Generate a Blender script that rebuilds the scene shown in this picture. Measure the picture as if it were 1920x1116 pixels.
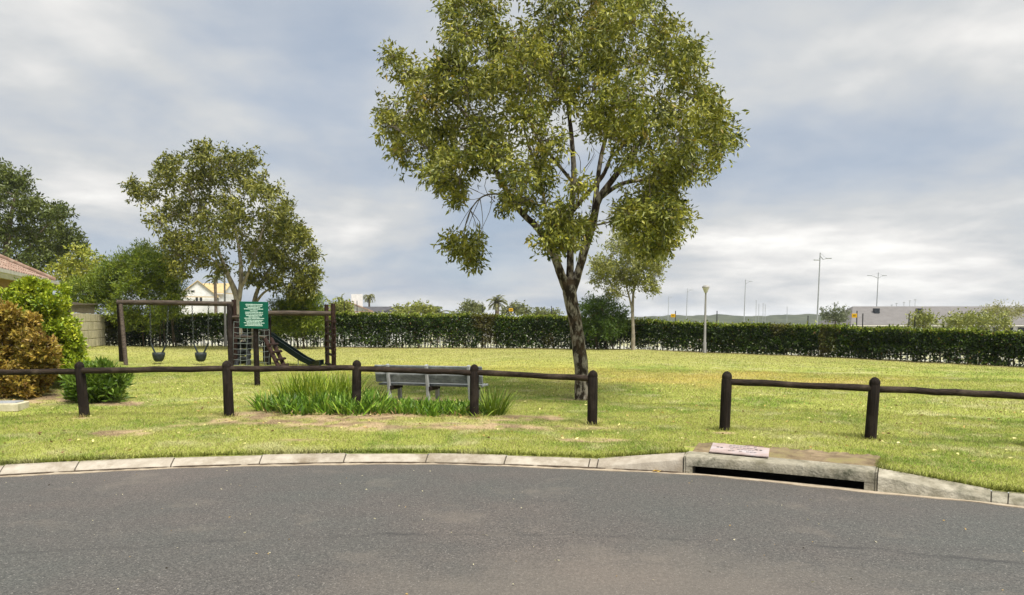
import bpy, math, random
import numpy as np
from mathutils import Vector, Matrix
R = math.radians
rng = np.random.default_rng(7); random.seed(7)
sc = bpy.context.scene
for o in list(bpy.data.objects): bpy.data.objects.remove(o)
COL = sc.collection

# ------------------------------------------------------------------ camera
FPX, HOR, PITCH, CAMZ = 1397.0, 600.0, R(3.5), 1.65
PPY = HOR + FPX*math.tan(PITCH)
cam = bpy.data.cameras.new('camera'); camo = bpy.data.objects.new('camera', cam); COL.objects.link(camo)
cam.sensor_width = 36; cam.lens = FPX/1920*36; cam.shift_y = (PPY-558)/1920
cam.clip_start = .1; cam.clip_end = 6000
camo.location = (0, 0, CAMZ); camo.rotation_euler = (R(90)-PITCH, 0, 0); sc.camera = camo

# ------------------------------------------------------------------ sky, sun, exposure
SUN_EL, SUN_AZ = R(60), R(142)          # azimuth clockwise from +Y (the way we look): behind the viewer, to the right
w = bpy.data.worlds.new('World'); sc.world = w; w.use_nodes = True
nt = w.node_tree; nt.nodes.clear(); N = nt.nodes.new; LK = nt.links.new
def math_node(op, a, b=None, tree=None):
    t = tree or nt
    n = t.nodes.new('ShaderNodeMath'); n.operation = op
    for i, s in enumerate((a, b)):
        if s is None: continue
        if hasattr(s, 'is_linked') or hasattr(s, 'links'): t.links.new(s, n.inputs[i])
        else: n.inputs[i].default_value = s
    return n.outputs[0]
out = N('ShaderNodeOutputWorld')
sky = N('ShaderNodeTexSky'); sky.sky_type = 'NISHITA'; sky.sun_disc = False
sky.sun_elevation = SUN_EL; sky.sun_rotation = SUN_AZ
bg1 = N('ShaderNodeBackground'); bg1.inputs[1].default_value = .05; LK(sky.outputs[0], bg1.inputs[0])
tc = N('ShaderNodeTexCoord'); sep = N('ShaderNodeSeparateXYZ'); LK(tc.outputs['Generated'], sep.inputs[0])
zz = math_node('ADD', math_node('MAXIMUM', sep.outputs[2], 0.0), .22)
px_ = math_node('DIVIDE', sep.outputs[0], zz); py_ = math_node('DIVIDE', sep.outputs[1], zz)
comb = N('ShaderNodeCombineXYZ'); LK(px_, comb.inputs[0]); LK(py_, comb.inputs[1])
def wnoise(scale, det, rough, off, dist=0.0):
    mp = N('ShaderNodeMapping'); mp.inputs['Location'].default_value = off; LK(comb.outputs[0], mp.inputs[0])
    n = N('ShaderNodeTexNoise'); n.inputs['Scale'].default_value = scale; n.inputs['Detail'].default_value = det
    n.inputs['Roughness'].default_value = rough; n.inputs['Distortion'].default_value = dist
    LK(mp.outputs[0], n.inputs['Vector']); return n.outputs[0]
n1 = wnoise(.62, 5, .5, (15.1, 0.4, 2), .35); n2 = wnoise(1.9, 6, .55, (7.3, 2.2, 4), .2)
mixn = math_node('ADD', math_node('MULTIPLY', n1, .72), math_node('MULTIPLY', n2, .28))
ramp = N('ShaderNodeValToRGB'); LK(mixn, ramp.inputs[0])
cr = ramp.color_ramp
cr.elements[0].position = .38; cr.elements[0].color = (.180, .212, .260, 1)
cr.elements[1].position = .605; cr.elements[1].color = (.50, .495, .475, 1)
e = cr.elements.new(.445); e.color = (.232, .256, .290, 1)
e = cr.elements.new(.51); e.color = (.305, .314, .319, 1)
e = cr.elements.new(.555); e.color = (.390, .388, .380, 1)
bg2 = N('ShaderNodeBackground'); LK(ramp.outputs[0], bg2.inputs[0]); bg2.inputs[1].default_value = .455
cov = N('ShaderNodeMapRange'); cov.inputs[1].default_value = .36; cov.inputs[2].default_value = .5
cov.inputs[3].default_value = .92; cov.inputs[4].default_value = 1.0; LK(n1, cov.inputs[0])
mx = N('ShaderNodeMixShader'); LK(cov.outputs[0], mx.inputs[0]); LK(bg1.outputs[0], mx.inputs[1]); LK(bg2.outputs[0], mx.inputs[2])
LK(mx.outputs[0], out.inputs[0])

sl = bpy.data.lights.new('sun', 'SUN'); sl.energy = 1.5; sl.angle = R(24); sl.color = (1, .95, .86)
so = bpy.data.objects.new('sun', sl); COL.objects.link(so)
sd = Vector((math.sin(SUN_AZ)*math.cos(SUN_EL), math.cos(SUN_AZ)*math.cos(SUN_EL), math.sin(SUN_EL)))
so.rotation_euler = sd.to_track_quat('Z', 'Y').to_euler(); so.location = sd*60
vs = sc.view_settings; vs.view_transform = 'Standard'; vs.look = 'None'; vs.gamma = 1; vs.use_curve_mapping = False
vs.exposure = 2.25

# ------------------------------------------------------------------ pixels to places
CT, ST = math.cos(PITCH), math.sin(PITCH)
def ray(px, py):
    u = (px-960)/FPX; v = (PPY-py)/FPX
    return np.array((u, CT+v*ST, -ST+v*CT))
def P(px, py, d):                      # the point seen at a pixel at distance d (along +Y)
    r = ray(px, py); return Vector(r*(d/r[1])) + Vector((0, 0, CAMZ))
def PZ(px, py, z=0.):                  # ... on the level z
    r = ray(px, py); t = (z-CAMZ)/r[2]; return Vector((r[0]*t, r[1]*t, z))
def M2(npx, d): return npx*d/FPX       # pixels to metres at distance d

# value noise for ground colours
TAB = rng.random((256, 256))
def vnoise(x, y, s, ox=0):
    x = np.asarray(x)/s+ox+100; y = np.asarray(y)/s+ox*1.7+100
    xi = np.floor(x).astype(int); yi = np.floor(y).astype(int); fx = x-xi; fy = y-yi
    fx = fx*fx*(3-2*fx); fy = fy*fy*(3-2*fy)
    a = TAB[xi & 255, yi & 255]; b = TAB[(xi+1) & 255, yi & 255]; c = TAB[xi & 255, (yi+1) & 255]; d = TAB[(xi+1) & 255, (yi+1) & 255]
    return (a*(1-fx)+b*fx)*(1-fy)+(c*(1-fx)+d*fx)*fy
def fbm(x, y, s, ox=0, o=4):
    t = 0; a = .5; n = 0
    for i in range(o): t = t+a*vnoise(x, y, s, ox+i*13.7); n += a; a *= .5; s *= .5
    return t/n
def sstep(a, b, x): t = np.clip((np.asarray(x, float)-a)/(b-a), 0, 1); return t*t*(3-2*t)

# ------------------------------------------------------------------ kerb line (parameter: photo column of its foot on the road)
KP = [(-1600, -13, -12), (-1300, -13, -3), (-1000, -12, 2.5), (-600, -9.3, 6.2)]
for a, b in ((0, 893), (140, 885.5), (320, 877.5), (486, 872.5), (644, 869.5), (798, 869.5), (945, 873), (1105, 879), (1280, 888), (1460, 904), (1640, 922.5), (1860, 944), (1920, 951)):
    q = PZ(a, b); KP.append((a, q.x, q.y))
KP += [(2500, 6.8, 4.5), (3000, 8.7, 1.2), (3400, 9.4, -3), (3800, 9.6, -12)]
KP = np.array(KP, float)
KT = np.gradient(KP[:, 1:], KP[:, 0], axis=0)
def K(t):
    t = np.asarray(t, float); i = np.clip(np.searchsorted(KP[:, 0], t, side='right')-1, 0, len(KP)-2)
    h = KP[i+1, 0]-KP[i, 0]; s = ((t-KP[i, 0])/h)[..., None]; h = h[..., None]
    return (KP[i, 1:]*(2*s**3-3*s**2+1)+KT[i]*h*(s**3-2*s**2+s)+KP[i+1, 1:]*(-2*s**3+3*s**2)+KT[i+1]*h*(s**3-s**2))
def KN(t):                              # outward normal (towards the lawn)
    d = K(np.asarray(t)+2)-K(np.asarray(t)-2); n = np.stack((-d[..., 1], d[..., 0]), -1)
    return n/np.linalg.norm(n, axis=-1, keepdims=True)
CC = np.array((0., -2.))
TT = np.concatenate((np.arange(-1600, -100, 25), np.arange(-100, 2020, 4), np.arange(2025, 3801, 25))).astype(float)
KK = K(TT); KAZ = np.arctan2(KK[:, 0]-CC[0], KK[:, 1]-CC[1]); KR = np.hypot(KK[:, 0]-CC[0], KK[:, 1]-CC[1])
def hb(t): return np.interp(t, [1118, 1285, 1640, 1860], [.088, .19, .19, .088])   # height of the kerb's back edge
# ------------------------------------------------------------------ terrain height
ANCH = [(160, 782, 11.7), (430, 780, 11.6), (668, 772, 12.1), (890, 782, 11.9), (1110, 798, 11.2), (1358, 808, 10.6), (1630, 822, 10.1), (1945, 840, 9.5),
        (1093, 750, 14.8), (482, 724, 16.4), (232, 683, 25.5), (432, 686, 25.2), (620, 688, 25), (1187, 656, 35.5), (1321, 662, 34.5),
        (630, 651, 39.5), (300, 650, 38), (1000, 653.5, 38.6), (1540, 669, 31.6), (1920, 689, 26.5), (165, 656, 29), (197, 649, 34), (423, 650, 37),
        (60, 742, 14.2), (180, 752, 13.8), (20, 780, 12.2), (1400, 720, 18.6), (1800, 735, 16.5)]
APT = [tuple(P(*a)) for a in ANCH] + [(-14, 9, .25), (14, 9, .0), (-22, 20, .4), (24, 18, -.1), (-20, 45, .3), (0, 44, .1), (20, 36, -.1), (30, 24, -.2),
       (-30, 70, .2), (0, 70, -.9), (30, 60, -1.2), (60, 100, -1.6), (0, 120, -1.6), (-60, 100, -.5), (0, 300, -1.8), (150, 200, -1.8), (-150, 200, -1.5),
       (-60, 20, .5), (60, 10, -.5), (-40, -10, .3), (40, -10, -.2), (300, 600, -2), (-300, 600, -2)]
APT = np.array(APT)
_A = np.linalg.norm(APT[:, None, :2]-APT[None, :, :2], axis=-1)
_n = len(APT); _S = np.zeros((_n+1, _n+1)); _S[:_n, :_n] = _A; _S[:_n, _n] = 1; _S[_n, :_n] = 1
_W = np.linalg.solve(_S, np.append(APT[:, 2], 0))
def rbf(x, y):
    x = np.asarray(x, float); y = np.asarray(y, float); t = np.full(x.shape, _W[_n])
    for i in range(_n): t = t+_W[i]*np.hypot(x-APT[i, 0], y-APT[i, 1])
    return t
def toff(x, y):
    az = np.arctan2(x-CC[0], y-CC[1]); t = np.interp(az, KAZ, TT); r = np.interp(az, KAZ, KR)
    return t, np.hypot(x-CC[0], y-CC[1])-r
def zt(x, y):
    x = np.asarray(x, float); y = np.asarray(y, float)
    t, off = toff(x, y); b = sstep(.2, 2.0, off); h = rbf(x, y)
    far = 1-sstep(60, 200, np.hypot(x, y))
    return hb(t)-.006+(h-hb(t)+.006)*b + b*far*((fbm(x, y, 1.7, 3)-.5)*.05+(fbm(x, y, .35, 9, 2)-.5)*.018)
def G(px, py):                          # the point of the terrain seen at a pixel
    d = 9.; r = ray(px, py)
    for i in range(60):
        z = float(zt(r[0]/r[1]*d, d)); dn = (z-CAMZ)/r[2]*r[1]
        d = d+.5*(min(max(dn, 6), 90)-d)
    return Vector((r[0]/r[1]*d, d, float(zt(r[0]/r[1]*d, d))))
def ground(v): return Vector((v[0], v[1], float(zt(v[0], v[1]))))

# ------------------------------------------------------------------ materials
MATS = {}
def newmat(name):
    m = bpy.data.materials.new(name); m.use_nodes = True; t = m.node_tree
    return m, t, t.nodes['Principled BSDF']
def mat(name, c1, c2=None, scale=6., rough=.8, bump=.0, stretch=(1, 1, 1), metal=0., det=5, lo=.35, hi=.65, c3=None, s3=2., coord='Object', bscale=None, spec=.18):
    if name in MATS: return MATS[name]
    m, t, b = newmat(name); c2 = c2 or tuple(x*.75 for x in c1)
    tcn = t.nodes.new('ShaderNodeTexCoord'); mp = t.nodes.new('ShaderNodeMapping'); mp.inputs['Scale'].default_value = stretch
    t.links.new(tcn.outputs[coord], mp.inputs[0])
    n = t.nodes.new('ShaderNodeTexNoise'); n.inputs['Scale'].default_value = scale; n.inputs['Detail'].default_value = det; n.inputs['Roughness'].default_value = .62
    t.links.new(mp.outputs[0], n.inputs['Vector'])
    r = t.nodes.new('ShaderNodeValToRGB'); t.links.new(n.outputs[0], r.inputs[0])
    r.color_ramp.elements[0].position = lo; r.color_ramp.elements[0].color = (*c2, 1)
    r.color_ramp.elements[1].position = hi; r.color_ramp.elements[1].color = (*c1, 1)
    col = r.outputs[0]
    if c3:
        n3 = t.nodes.new('ShaderNodeTexNoise'); n3.inputs['Scale'].default_value = s3; n3.inputs['Detail'].default_value = 6; n3.inputs['Roughness'].default_value = .7
        t.links.new(tcn.outputs[coord], n3.inputs['Vector'])
        r3 = t.nodes.new('ShaderNodeValToRGB'); t.links.new(n3.outputs[0], r3.inputs[0])
        r3.color_ramp.elements[0].position = .5; r3.color_ramp.elements[1].position = .68
        mx3 = t.nodes.new('ShaderNodeMix'); mx3.data_type = 'RGBA'; t.links.new(r3.outputs[0], mx3.inputs[0])
        t.links.new(col, mx3.inputs[6]); mx3.inputs[7].default_value = (*c3, 1); col = mx3.outputs[2]
    t.links.new(col, b.inputs['Base Color']); b.inputs['Roughness'].default_value = rough; b.inputs['Metallic'].default_value = metal; b.inputs['Specular IOR Level'].default_value = spec
    if bump:
        bm_ = t.nodes.new('ShaderNodeBump'); bm_.inputs['Strength'].default_value = bump; bm_.inputs['Distance'].default_value = .02
        hsrc = n.outputs[0]
        if bscale:
            nb = t.nodes.new('ShaderNodeTexNoise'); nb.inputs['Scale'].default_value = bscale; nb.inputs['Detail'].default_value = 4
            t.links.new(mp.outputs[0], nb.inputs['Vector']); hsrc = nb.outputs[0]
        t.links.new(hsrc, bm_.inputs['Height']); t.links.new(bm_.outputs[0], b.inputs['Normal'])
    MATS[name] = m; return m
def leafmat(name, trans=.3, rough=.45, spec=.4):
    if name in MATS: return MATS[name]
    m, t, b = newmat(name)
    a = t.nodes.new('ShaderNodeAttribute'); a.attribute_name = 'col'
    t.links.new(a.outputs['Color'], b.inputs['Base Color']); b.inputs['Roughness'].default_value = rough
    b.inputs['Specular IOR Level'].default_value = spec
    tr = t.nodes.new('ShaderNodeBsdfTranslucent'); t.links.new(a.outputs['Color'], tr.inputs[0])
    ms = t.nodes.new('ShaderNodeMixShader'); ms.inputs[0].default_value = trans
    t.links.new(b.outputs[0], ms.inputs[1]); t.links.new(tr.outputs[0], ms.inputs[2])
    t.links.new(ms.outputs[0], t.nodes['Material Output'].inputs[0]); MATS[name] = m; return m
LEAF = leafmat('leaf', .24, .4, .32); GRASSM = leafmat('grass_blade', .3, .6, .2); GLOSSLEAF = leafmat('glossy_leaf', .28, .42, .3)

DARKWOOD = mat('creosoted_wood', (.017, .0115, .008), (.006, .004, .003), 5, .85, .6, (9, 9, .8), c3=(.032, .025, .019), s3=3)
RAILWOOD = mat('weathered_rail_wood', (.036, .025, .018), (.010, .007, .005), 4, .85, .6, (.7, 9, 9), c3=(.075, .056, .041), s3=2.2)
GREYWOOD = mat('silvered_log', (.10, .078, .06), (.03, .022, .017), 4, .8, .3, (.8, 8, 8))
REDWOOD = mat('reddish_log', (.036, .018, .013), (.014, .007, .005), 4, .75, .3, (8, 8, .8))
BENCHM = mat('grey_bench_board', (.18, .195, .20), (.10, .11, .115), 4, .75, .25, (.8, 9, 9), c3=(.28, .295, .30), s3=4)
BENCHP = mat('pale_bench_post', (.36, .37, .37), (.22, .23, .235), 5, .7, .2)
KERBM = mat('kerb_concrete', (.40, .36, .30), (.29, .255, .205), 7, .85, .3, c3=(.19, .155, .11), s3=1.6, bscale=60)
OLDCONC = mat('mossy_concrete', (.38, .35, .28), (.17, .155, .11), 5, .9, .5, c3=(.075, .075, .05), s3=2.6, bscale=40)
GUTTER = mat('gutter_concrete', (.40, .34, .26), (.26, .21, .15), 9, .85, .2)
SLABM = mat('sandy_slab', (.27, .205, .125), (.13, .095, .055), 6, .95, .5, c3=(.20, .175, .07), s3=3, bscale=50)
VOID = mat('dark_concrete', (.03, .028, .025), (.015, .014, .012), 4, .9)  # near-black colour for the inside of the drain chamber
COVERM = mat('pinkish_cover', (.44, .35, .32), (.30, .235, .22), 5, .6, .15, c3=(.40, .385, .41), s3=3)
HOLE = mat('hole', (.012, .011, .01), None, 4, .9)
GREENP = mat('green_board', (.004, .095, .058), (.003, .080, .050), 3, .45)
WHITEP = mat('white_lettering', (.55, .72, .63), (.50, .68, .6), 8, .5)
METAL = mat('galvanised_steel', (.32, .34, .35), (.24, .255, .265), 6, .5, 0, metal=.3)
POLEM = mat('pale_lamp_post', (.25, .245, .235), (.17, .165, .155), 5, .7, .1, (1, 1, .3))
RUBBER = mat('black_rubber', (.022, .026, .026), (.012, .014, .014), 8, .6, .1)
SWINGM = mat('dark_swing_rubber', (.032, .04, .042), (.02, .024, .026), 8, .5)
ROPE = mat('weathered_rope', (.20, .23, .22), (.11, .13, .125), 20, .9)
CHAIN = mat('chain_steel', (.07, .08, .075), (.04, .045, .042), 20, .5, metal=.3)
SLIDEM = mat('dark_green_slide', (.005, .012, .0095), (.003, .008, .007), 4, .4)
WALLW = mat('white_plaster', (.62, .62, .61), (.52, .52, .51), 3, .85)
WALLT = mat('tan_plaster', (.36, .235, .14), (.29, .19, .11), 3, .85)
ROOFT = mat('terracotta_tile', (.30, .205, .155), (.20, .125, .095), 6, .8, .2, c3=(.34, .27, .22), s3=3)
ROOFY = mat('straw_roof', (.48, .37, .19), (.38, .29, .15), 2, .9)
ROOFG = mat('grey_roof', (.165, .157, .153), (.135, .128, .125), 1.2, .85)
ROOFD = mat('slate_roof', (.085, .085, .092), (.06, .06, .066), 2, .85)
FASCIA = mat('white_fascia', (.60, .58, .53), (.48, .46, .42), 5, .6)
GLASS = mat('dark_pane', (.03, .035, .04), (.02, .022, .026), 1, .15)
VIBRA = mat('cream_precast', (.58, .53, .39), (.47, .425, .30), 5, .9, .2, c3=(.36, .33, .22), s3=2)
PLANKM = mat('grey_plank', (.23, .20, .155), (.12, .10, .08), 4, .85, .2, (8, 8, .8))
YELLOW = mat('yellow_plate', (.62, .36, .01), (.55, .32, .01), 4, .5)
PALEST = mat('pale_paling', (.5, .52, .5), (.4, .42, .4), 3, .5)
BLACKST = mat('black_steel', (.03, .03, .03), None, 3, .5)
BARK = mat('mottled_bark', (.30, .265, .215), (.026, .019, .013), 10, .9, .9, (1, 1, .45), lo=.46, hi=.58, c3=(.085, .055, .036), s3=5)
BARKB = mat('brown_bark', (.15, .12, .09), (.055, .042, .03), 12, .9, .5, (1, 1, .4))
BARKP = mat('pale_bark', (.36, .32, .26), (.16, .135, .105), 9, .9, .5, (1, 1, .45))
TWIG = mat('grey_twig', (.21, .18, .145), (.12, .10, .08), 9, .9)

# ------------------------------------------------------------------ builders
def tag(o, label=None, cat=None, group=None, kind=None):
    if label: o['label'] = label
    if cat: o['category'] = cat
    if group: o['group'] = group
    if kind: o['kind'] = kind
    return o
def thing(name, label, cat, loc, group=None):
    o = bpy.data.objects.new(name, None); COL.objects.link(o); o.location = loc; o.empty_display_size = .2
    return tag(o, label, cat, group)
def wloc(o):
    v = Vector((0, 0, 0))
    while o: v = v+Vector(o.location); o = o.parent
    return v
class MB:
    def __init__(s): s.v = []; s.f = []
    def poly(s, pts, faces):
        b = len(s.v); s.v += [tuple(p) for p in pts]; s.f += [tuple(b+i for i in f) for f in faces]; return s
    def box(s, c, size, rot=None, bev=0.):
        x, y, z = (k/2 for k in size); c = Vector(c)
        if bev:
            pts = []
            for sx in (-1, 1):
                for sy in (-1, 1):
                    for sz in (-1, 1):
                        pts += [(sx*(x-bev), sy*(y-bev), sz*z), (sx*(x-bev), sy*y, sz*(z-bev)), (sx*x, sy*(y-bev), sz*(z-bev))]
            import bmesh
            bm = bmesh.new()
            for p in pts: bm.verts.new(p)
            r = bmesh.ops.convex_hull(bm, input=bm.verts); bm.verts.index_update(); bm.verts.ensure_lookup_table()
            bmesh.ops.dissolve_limit(bm, angle_limit=.02, verts=bm.verts, edges=bm.edges); bm.verts.index_update()
            pts = [v.co.copy() for v in bm.verts]; fs = [tuple(v.index for v in f.verts) for f in bm.faces]; bm.free()
        else:
            pts = [Vector((a*x, b*y, d*z)) for a in (-1, 1) for b in (-1, 1) for d in (-1, 1)]
            fs = [(0, 1, 3, 2), (4, 6, 7, 5), (0, 4, 5, 1), (2, 3, 7, 6), (0, 2, 6, 4), (1, 5, 7, 3)]
        return s.poly([c+((rot @ Vector(p)) if rot else Vector(p)) for p in pts], fs)
    def beam(s, a, b, w, h, up=(0, 0, 1), bev=0.):       # a box bar from a to b
        a = Vector(a); b = Vector(b); X = (b-a); L = X.length; X.normalize(); Y = Vector(up).cross(X).normalized(); Z = X.cross(Y)
        return s.box((a+b)/2, (L, w, h), Matrix((X, Y, Z)).transposed(), bev)
    def tube(s, pts, rad, n=8, cap=True, wob=0.):
        pts = [Vector(p) for p in pts]; k = len(pts)
        if not hasattr(rad, '__len__'): rad = [rad]*k
        b = len(s.v); prev = None
        for i, p in enumerate(pts):
            d = (pts[min(i+1, k-1)]-pts[max(i-1, 0)]).normalized()
            if prev is None: a = d.orthogonal().normalized()
            else: a = (prev-d*prev.dot(d)).normalized()
            prev = a; c = d.cross(a)
            for j in range(n):
                t = 2*math.pi*j/n; r = rad[i]*(1+(random.uniform(-wob, wob) if wob else 0))
                s.v.append(tuple(p+(a*math.cos(t)+c*math.sin(t))*r))
        for i in range(k-1):
            for j in range(n): s.f.append((b+i*n+j, b+i*n+(j+1) % n, b+(i+1)*n+(j+1) % n, b+(i+1)*n+j))
        if cap: s.f.append(tuple(b+j for j in range(n))[::-1]); s.f.append(tuple(b+(k-1)*n+j for j in range(n)))
        return s
    def torus(s, c, nrm, R1, r, n=20, m=8):
        c = Vector(c); nrm = Vector(nrm).normalized(); a = nrm.orthogonal().normalized(); q = nrm.cross(a); b = len(s.v)
        for i in range(n):
            t = 2*math.pi*i/n; e = a*math.cos(t)+q*math.sin(t)
            for j in range(m):
                u = 2*math.pi*j/m; s.v.append(tuple(c+e*(R1+r*math.cos(u))+nrm*r*1.15*math.sin(u)))
        for i in range(n):
            for j in range(m): s.f.append((b+i*m+j, b+((i+1) % n)*m+j, b+((i+1) % n)*m+(j+1) % m, b+i*m+(j+1) % m))
        return s
    def build(s, name, m, parent=None, label=None, cat=None, group=None, kind=None, smooth=False, origin=None):
        o0 = wloc(parent) if parent else Vector(origin or (0, 0, 0))
        me = bpy.data.meshes.new(name); me.from_pydata([(a-o0.x, b-o0.y, c-o0.z) for a, b, c in s.v], [], s.f)
        me.materials.append(m); me.update()
        if smooth:
            me.polygons.foreach_set('use_smooth', [True]*len(me.polygons))
            try: me.set_sharp_from_angle(angle=R(50))
            except Exception: pass
        o = bpy.data.objects.new(name, me); COL.objects.link(o)
        if parent: o.parent = parent
        else: o.location = o0
        return tag(o, label, cat, group, kind)
def npmesh(name, V, F, m, parent=None, col=None, kind=None, label=None, cat=None, smooth=False, group=None, origin=None):
    o0 = wloc(parent) if parent else Vector(origin or (0, 0, 0))
    V = np.asarray(V, np.float32)-np.array(o0, np.float32); F = np.asarray(F, np.int32); k = F.shape[1]
    me = bpy.data.meshes.new(name); me.vertices.add(len(V)); me.vertices.foreach_set('co', V.ravel())
    me.loops.add(F.size); me.loops.foreach_set('vertex_index', F.ravel())
    me.polygons.add(len(F)); me.polygons.foreach_set('loop_start', np.arange(0, F.size, k, dtype=np.int32))
    if smooth: me.polygons.foreach_set('use_smooth', np.ones(len(F), bool))
    me.update(calc_edges=True)
    if col is not None:
        a = me.attributes.new('col', 'FLOAT_COLOR', 'POINT')
        c4 = np.ones((len(V), 4), np.float32); c4[:, :3] = col; a.data.foreach_set('color', c4.ravel())
    me.materials.append(m); o = bpy.data.objects.new(name, me); COL.objects.link(o)
    if parent: o.parent = parent
    else: o.location = o0
    return tag(o, label, cat, group, kind)
def unit(a): return a/np.maximum(np.linalg.norm(a, axis=-1, keepdims=True), 1e-9)
def leaf_arrays(pos, d, L, W, col, fold=.3, mid=.45):
    n = len(pos); L = np.broadcast_to(L, (n,))[:, None]; W = np.broadcast_to(W, (n,))[:, None]
    side = unit(np.cross(d, rng.normal(size=(n, 3)))); nr = np.cross(side, d)
    b = pos; t = pos+d*L; l = pos+d*L*mid+side*W/2+nr*W*fold; r = pos+d*L*mid-side*W/2+nr*W*fold
    V = np.stack((b, r, t, l), 1).reshape(-1, 3); i = np.arange(n)*4
    F = np.concatenate((np.stack((i, i+1, i+2), 1), np.stack((i, i+2, i+3), 1)))
    return V, F, np.repeat(col, 4, axis=0)
GAIN = np.array((1.38, 1.42, 1.15))
def pick(pal, n, jit=.22):
    cols = np.array([p[:3] for p in pal]); wts = np.array([p[3] for p in pal], float); wts /= wts.sum()
    c = cols[rng.choice(len(cols), n, p=wts)]*GAIN
    return c*(1+rng.uniform(-jit, jit, (n, 1)))
def foliage(clumps, dens, per, tlen, L, W, pal, droop=-.4, spread=.8, out=.6, power=.42, flat=.88, tbias=.1):
    PS, DS, CS = [], [], []
    for (x, y, z, r) in clumps:
        m = max(4, int(dens*(r+.1)**2)); dr = unit(rng.normal(size=(m, 3))); rad = r*rng.random((m, 1))**power
        c = np.array((x, y, z))+dr*rad*np.array((1, 1, flat))
        td = unit(dr*out+rng.normal(size=(m, 3))*.5+np.array((0, 0, tbias)))
        t = rng.random((m, per, 1)); p = c[:, None]+td[:, None]*t*tlen+rng.normal(size=(m, per, 3))*tlen*.14
        ld = unit(td[:, None]*.6+rng.normal(size=(m, per, 3))*spread+np.array((0, 0, droop)))
        tint = pick(pal, 1, .1); tw = pick(pal, m, .15); lf = pick(pal, m*per, .2).reshape(m, per, 3)
        cc = .22*tint[:, None]+.30*tw[:, None]+.48*lf
        PS.append(p.reshape(-1, 3)); DS.append(ld.reshape(-1, 3)); CS.append(cc.reshape(-1, 3))
    p = np.concatenate(PS); d = np.concatenate(DS); c = np.clip(np.concatenate(CS), .004, 1); n = len(p)
    return leaf_arrays(p, d, L*rng.uniform(.65, 1.25, n), W*rng.uniform(.7, 1.25, n), c)
def ribbons(base, d0, L, W, col, bend=.5, seg=4, fold=0.):   # long arching leaves
    n = len(base); side = unit(np.cross(d0, np.array((0, 0, 1.))+rng.normal(size=(n, 3))*.25)); rows = []
    p = base.copy(); d = d0.copy(); L = np.broadcast_to(L, (n,))[:, None]; W = np.broadcast_to(W, (n,))[:, None]
    hz = unit(d0*np.array((1, 1, 0))+1e-6); bend = np.broadcast_to(bend, (n,))[:, None]
    for i in range(seg+1):
        k = i/seg; wd = W*(1-.15*k if k < .6 else max(.06, (1-k)*2.2))
        rows += [p-side*wd/2, p+side*wd/2]; p = p+d*L/seg; d = unit(d+(hz*.5+np.array((0, 0, -1.)))*bend*(.25+k)/seg*1.6)
    V = np.stack(rows, 1).reshape(-1, 3); s = (seg+1)*2; b = (np.arange(n)*s)[:, None]
    F = np.concatenate([np.concatenate((b+2*i, b+2*i+1, b+2*i+3, b+2*i+2), 1) for i in range(seg)])
    return V, F, np.repeat(col, s, axis=0)

# ------------------------------------------------------------------ ground colours
def ell(x, y, px, py, rx, ry, soft=.6, wob=.6):        # a soft-edged patch centred on a spot of the lawn, radii in metres
    g = G(px, py); q = np.sqrt(((x-g.x)/rx)**2+((y-g.y)/ry)**2)+(fbm(x, y, .5, px*.01)-.5)*wob*2+(fbm(x, y, 1.6, py*.02, 2)-.5)*wob*2.4
    return 1-sstep(1-soft, 1+soft, q)
HEDGE = [P(196, 649, 35.5), P(300, 650, 37.5), P(630, 651, 39.2), P(1000, 653.5, 38.4), P(1190, 656, 37), P(1330, 662, 35.2), P(1540, 669, 31.8), P(1590, 671.5, 30.8), P(1920, 688.5, 26.6), P(2100, 700, 24.5)]
HX = np.array([h.x for h in HEDGE]); HY = np.array([h.y for h in HEDGE])
PATCH = [(770, 796, 2.4, .36), (700, 780, 2.2, .5), (560, 790, .9, .25), (990, 785, .9, .3), (740, 800, 1.5, .3), (640, 795, .7, .3), (850, 795, .8, .3), (1000, 783, .62, .26), (520, 782, .5, .22), (1120, 826, .42, .16), (720, 752, 2.3, 1.0), (100, 745, 1.1, .8),
         (30, 740, 1.3, .7), (1085, 750, .62, .22), (220, 757, .55, .3), (425, 781, .22, .1), (160, 784, .22, .1), (230, 812, .3, .22), (1358, 812, .2, .1), (590, 825, .5, .1), (1300, 838, .25, .15)]
def baremask(x, y):
    m = np.zeros_like(x)
    for q in PATCH: m = np.maximum(m, ell(x, y, *q))
    return m*(.35+.65*sstep(.36, .56, fbm(x, y, .22, 44, 3)))
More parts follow.
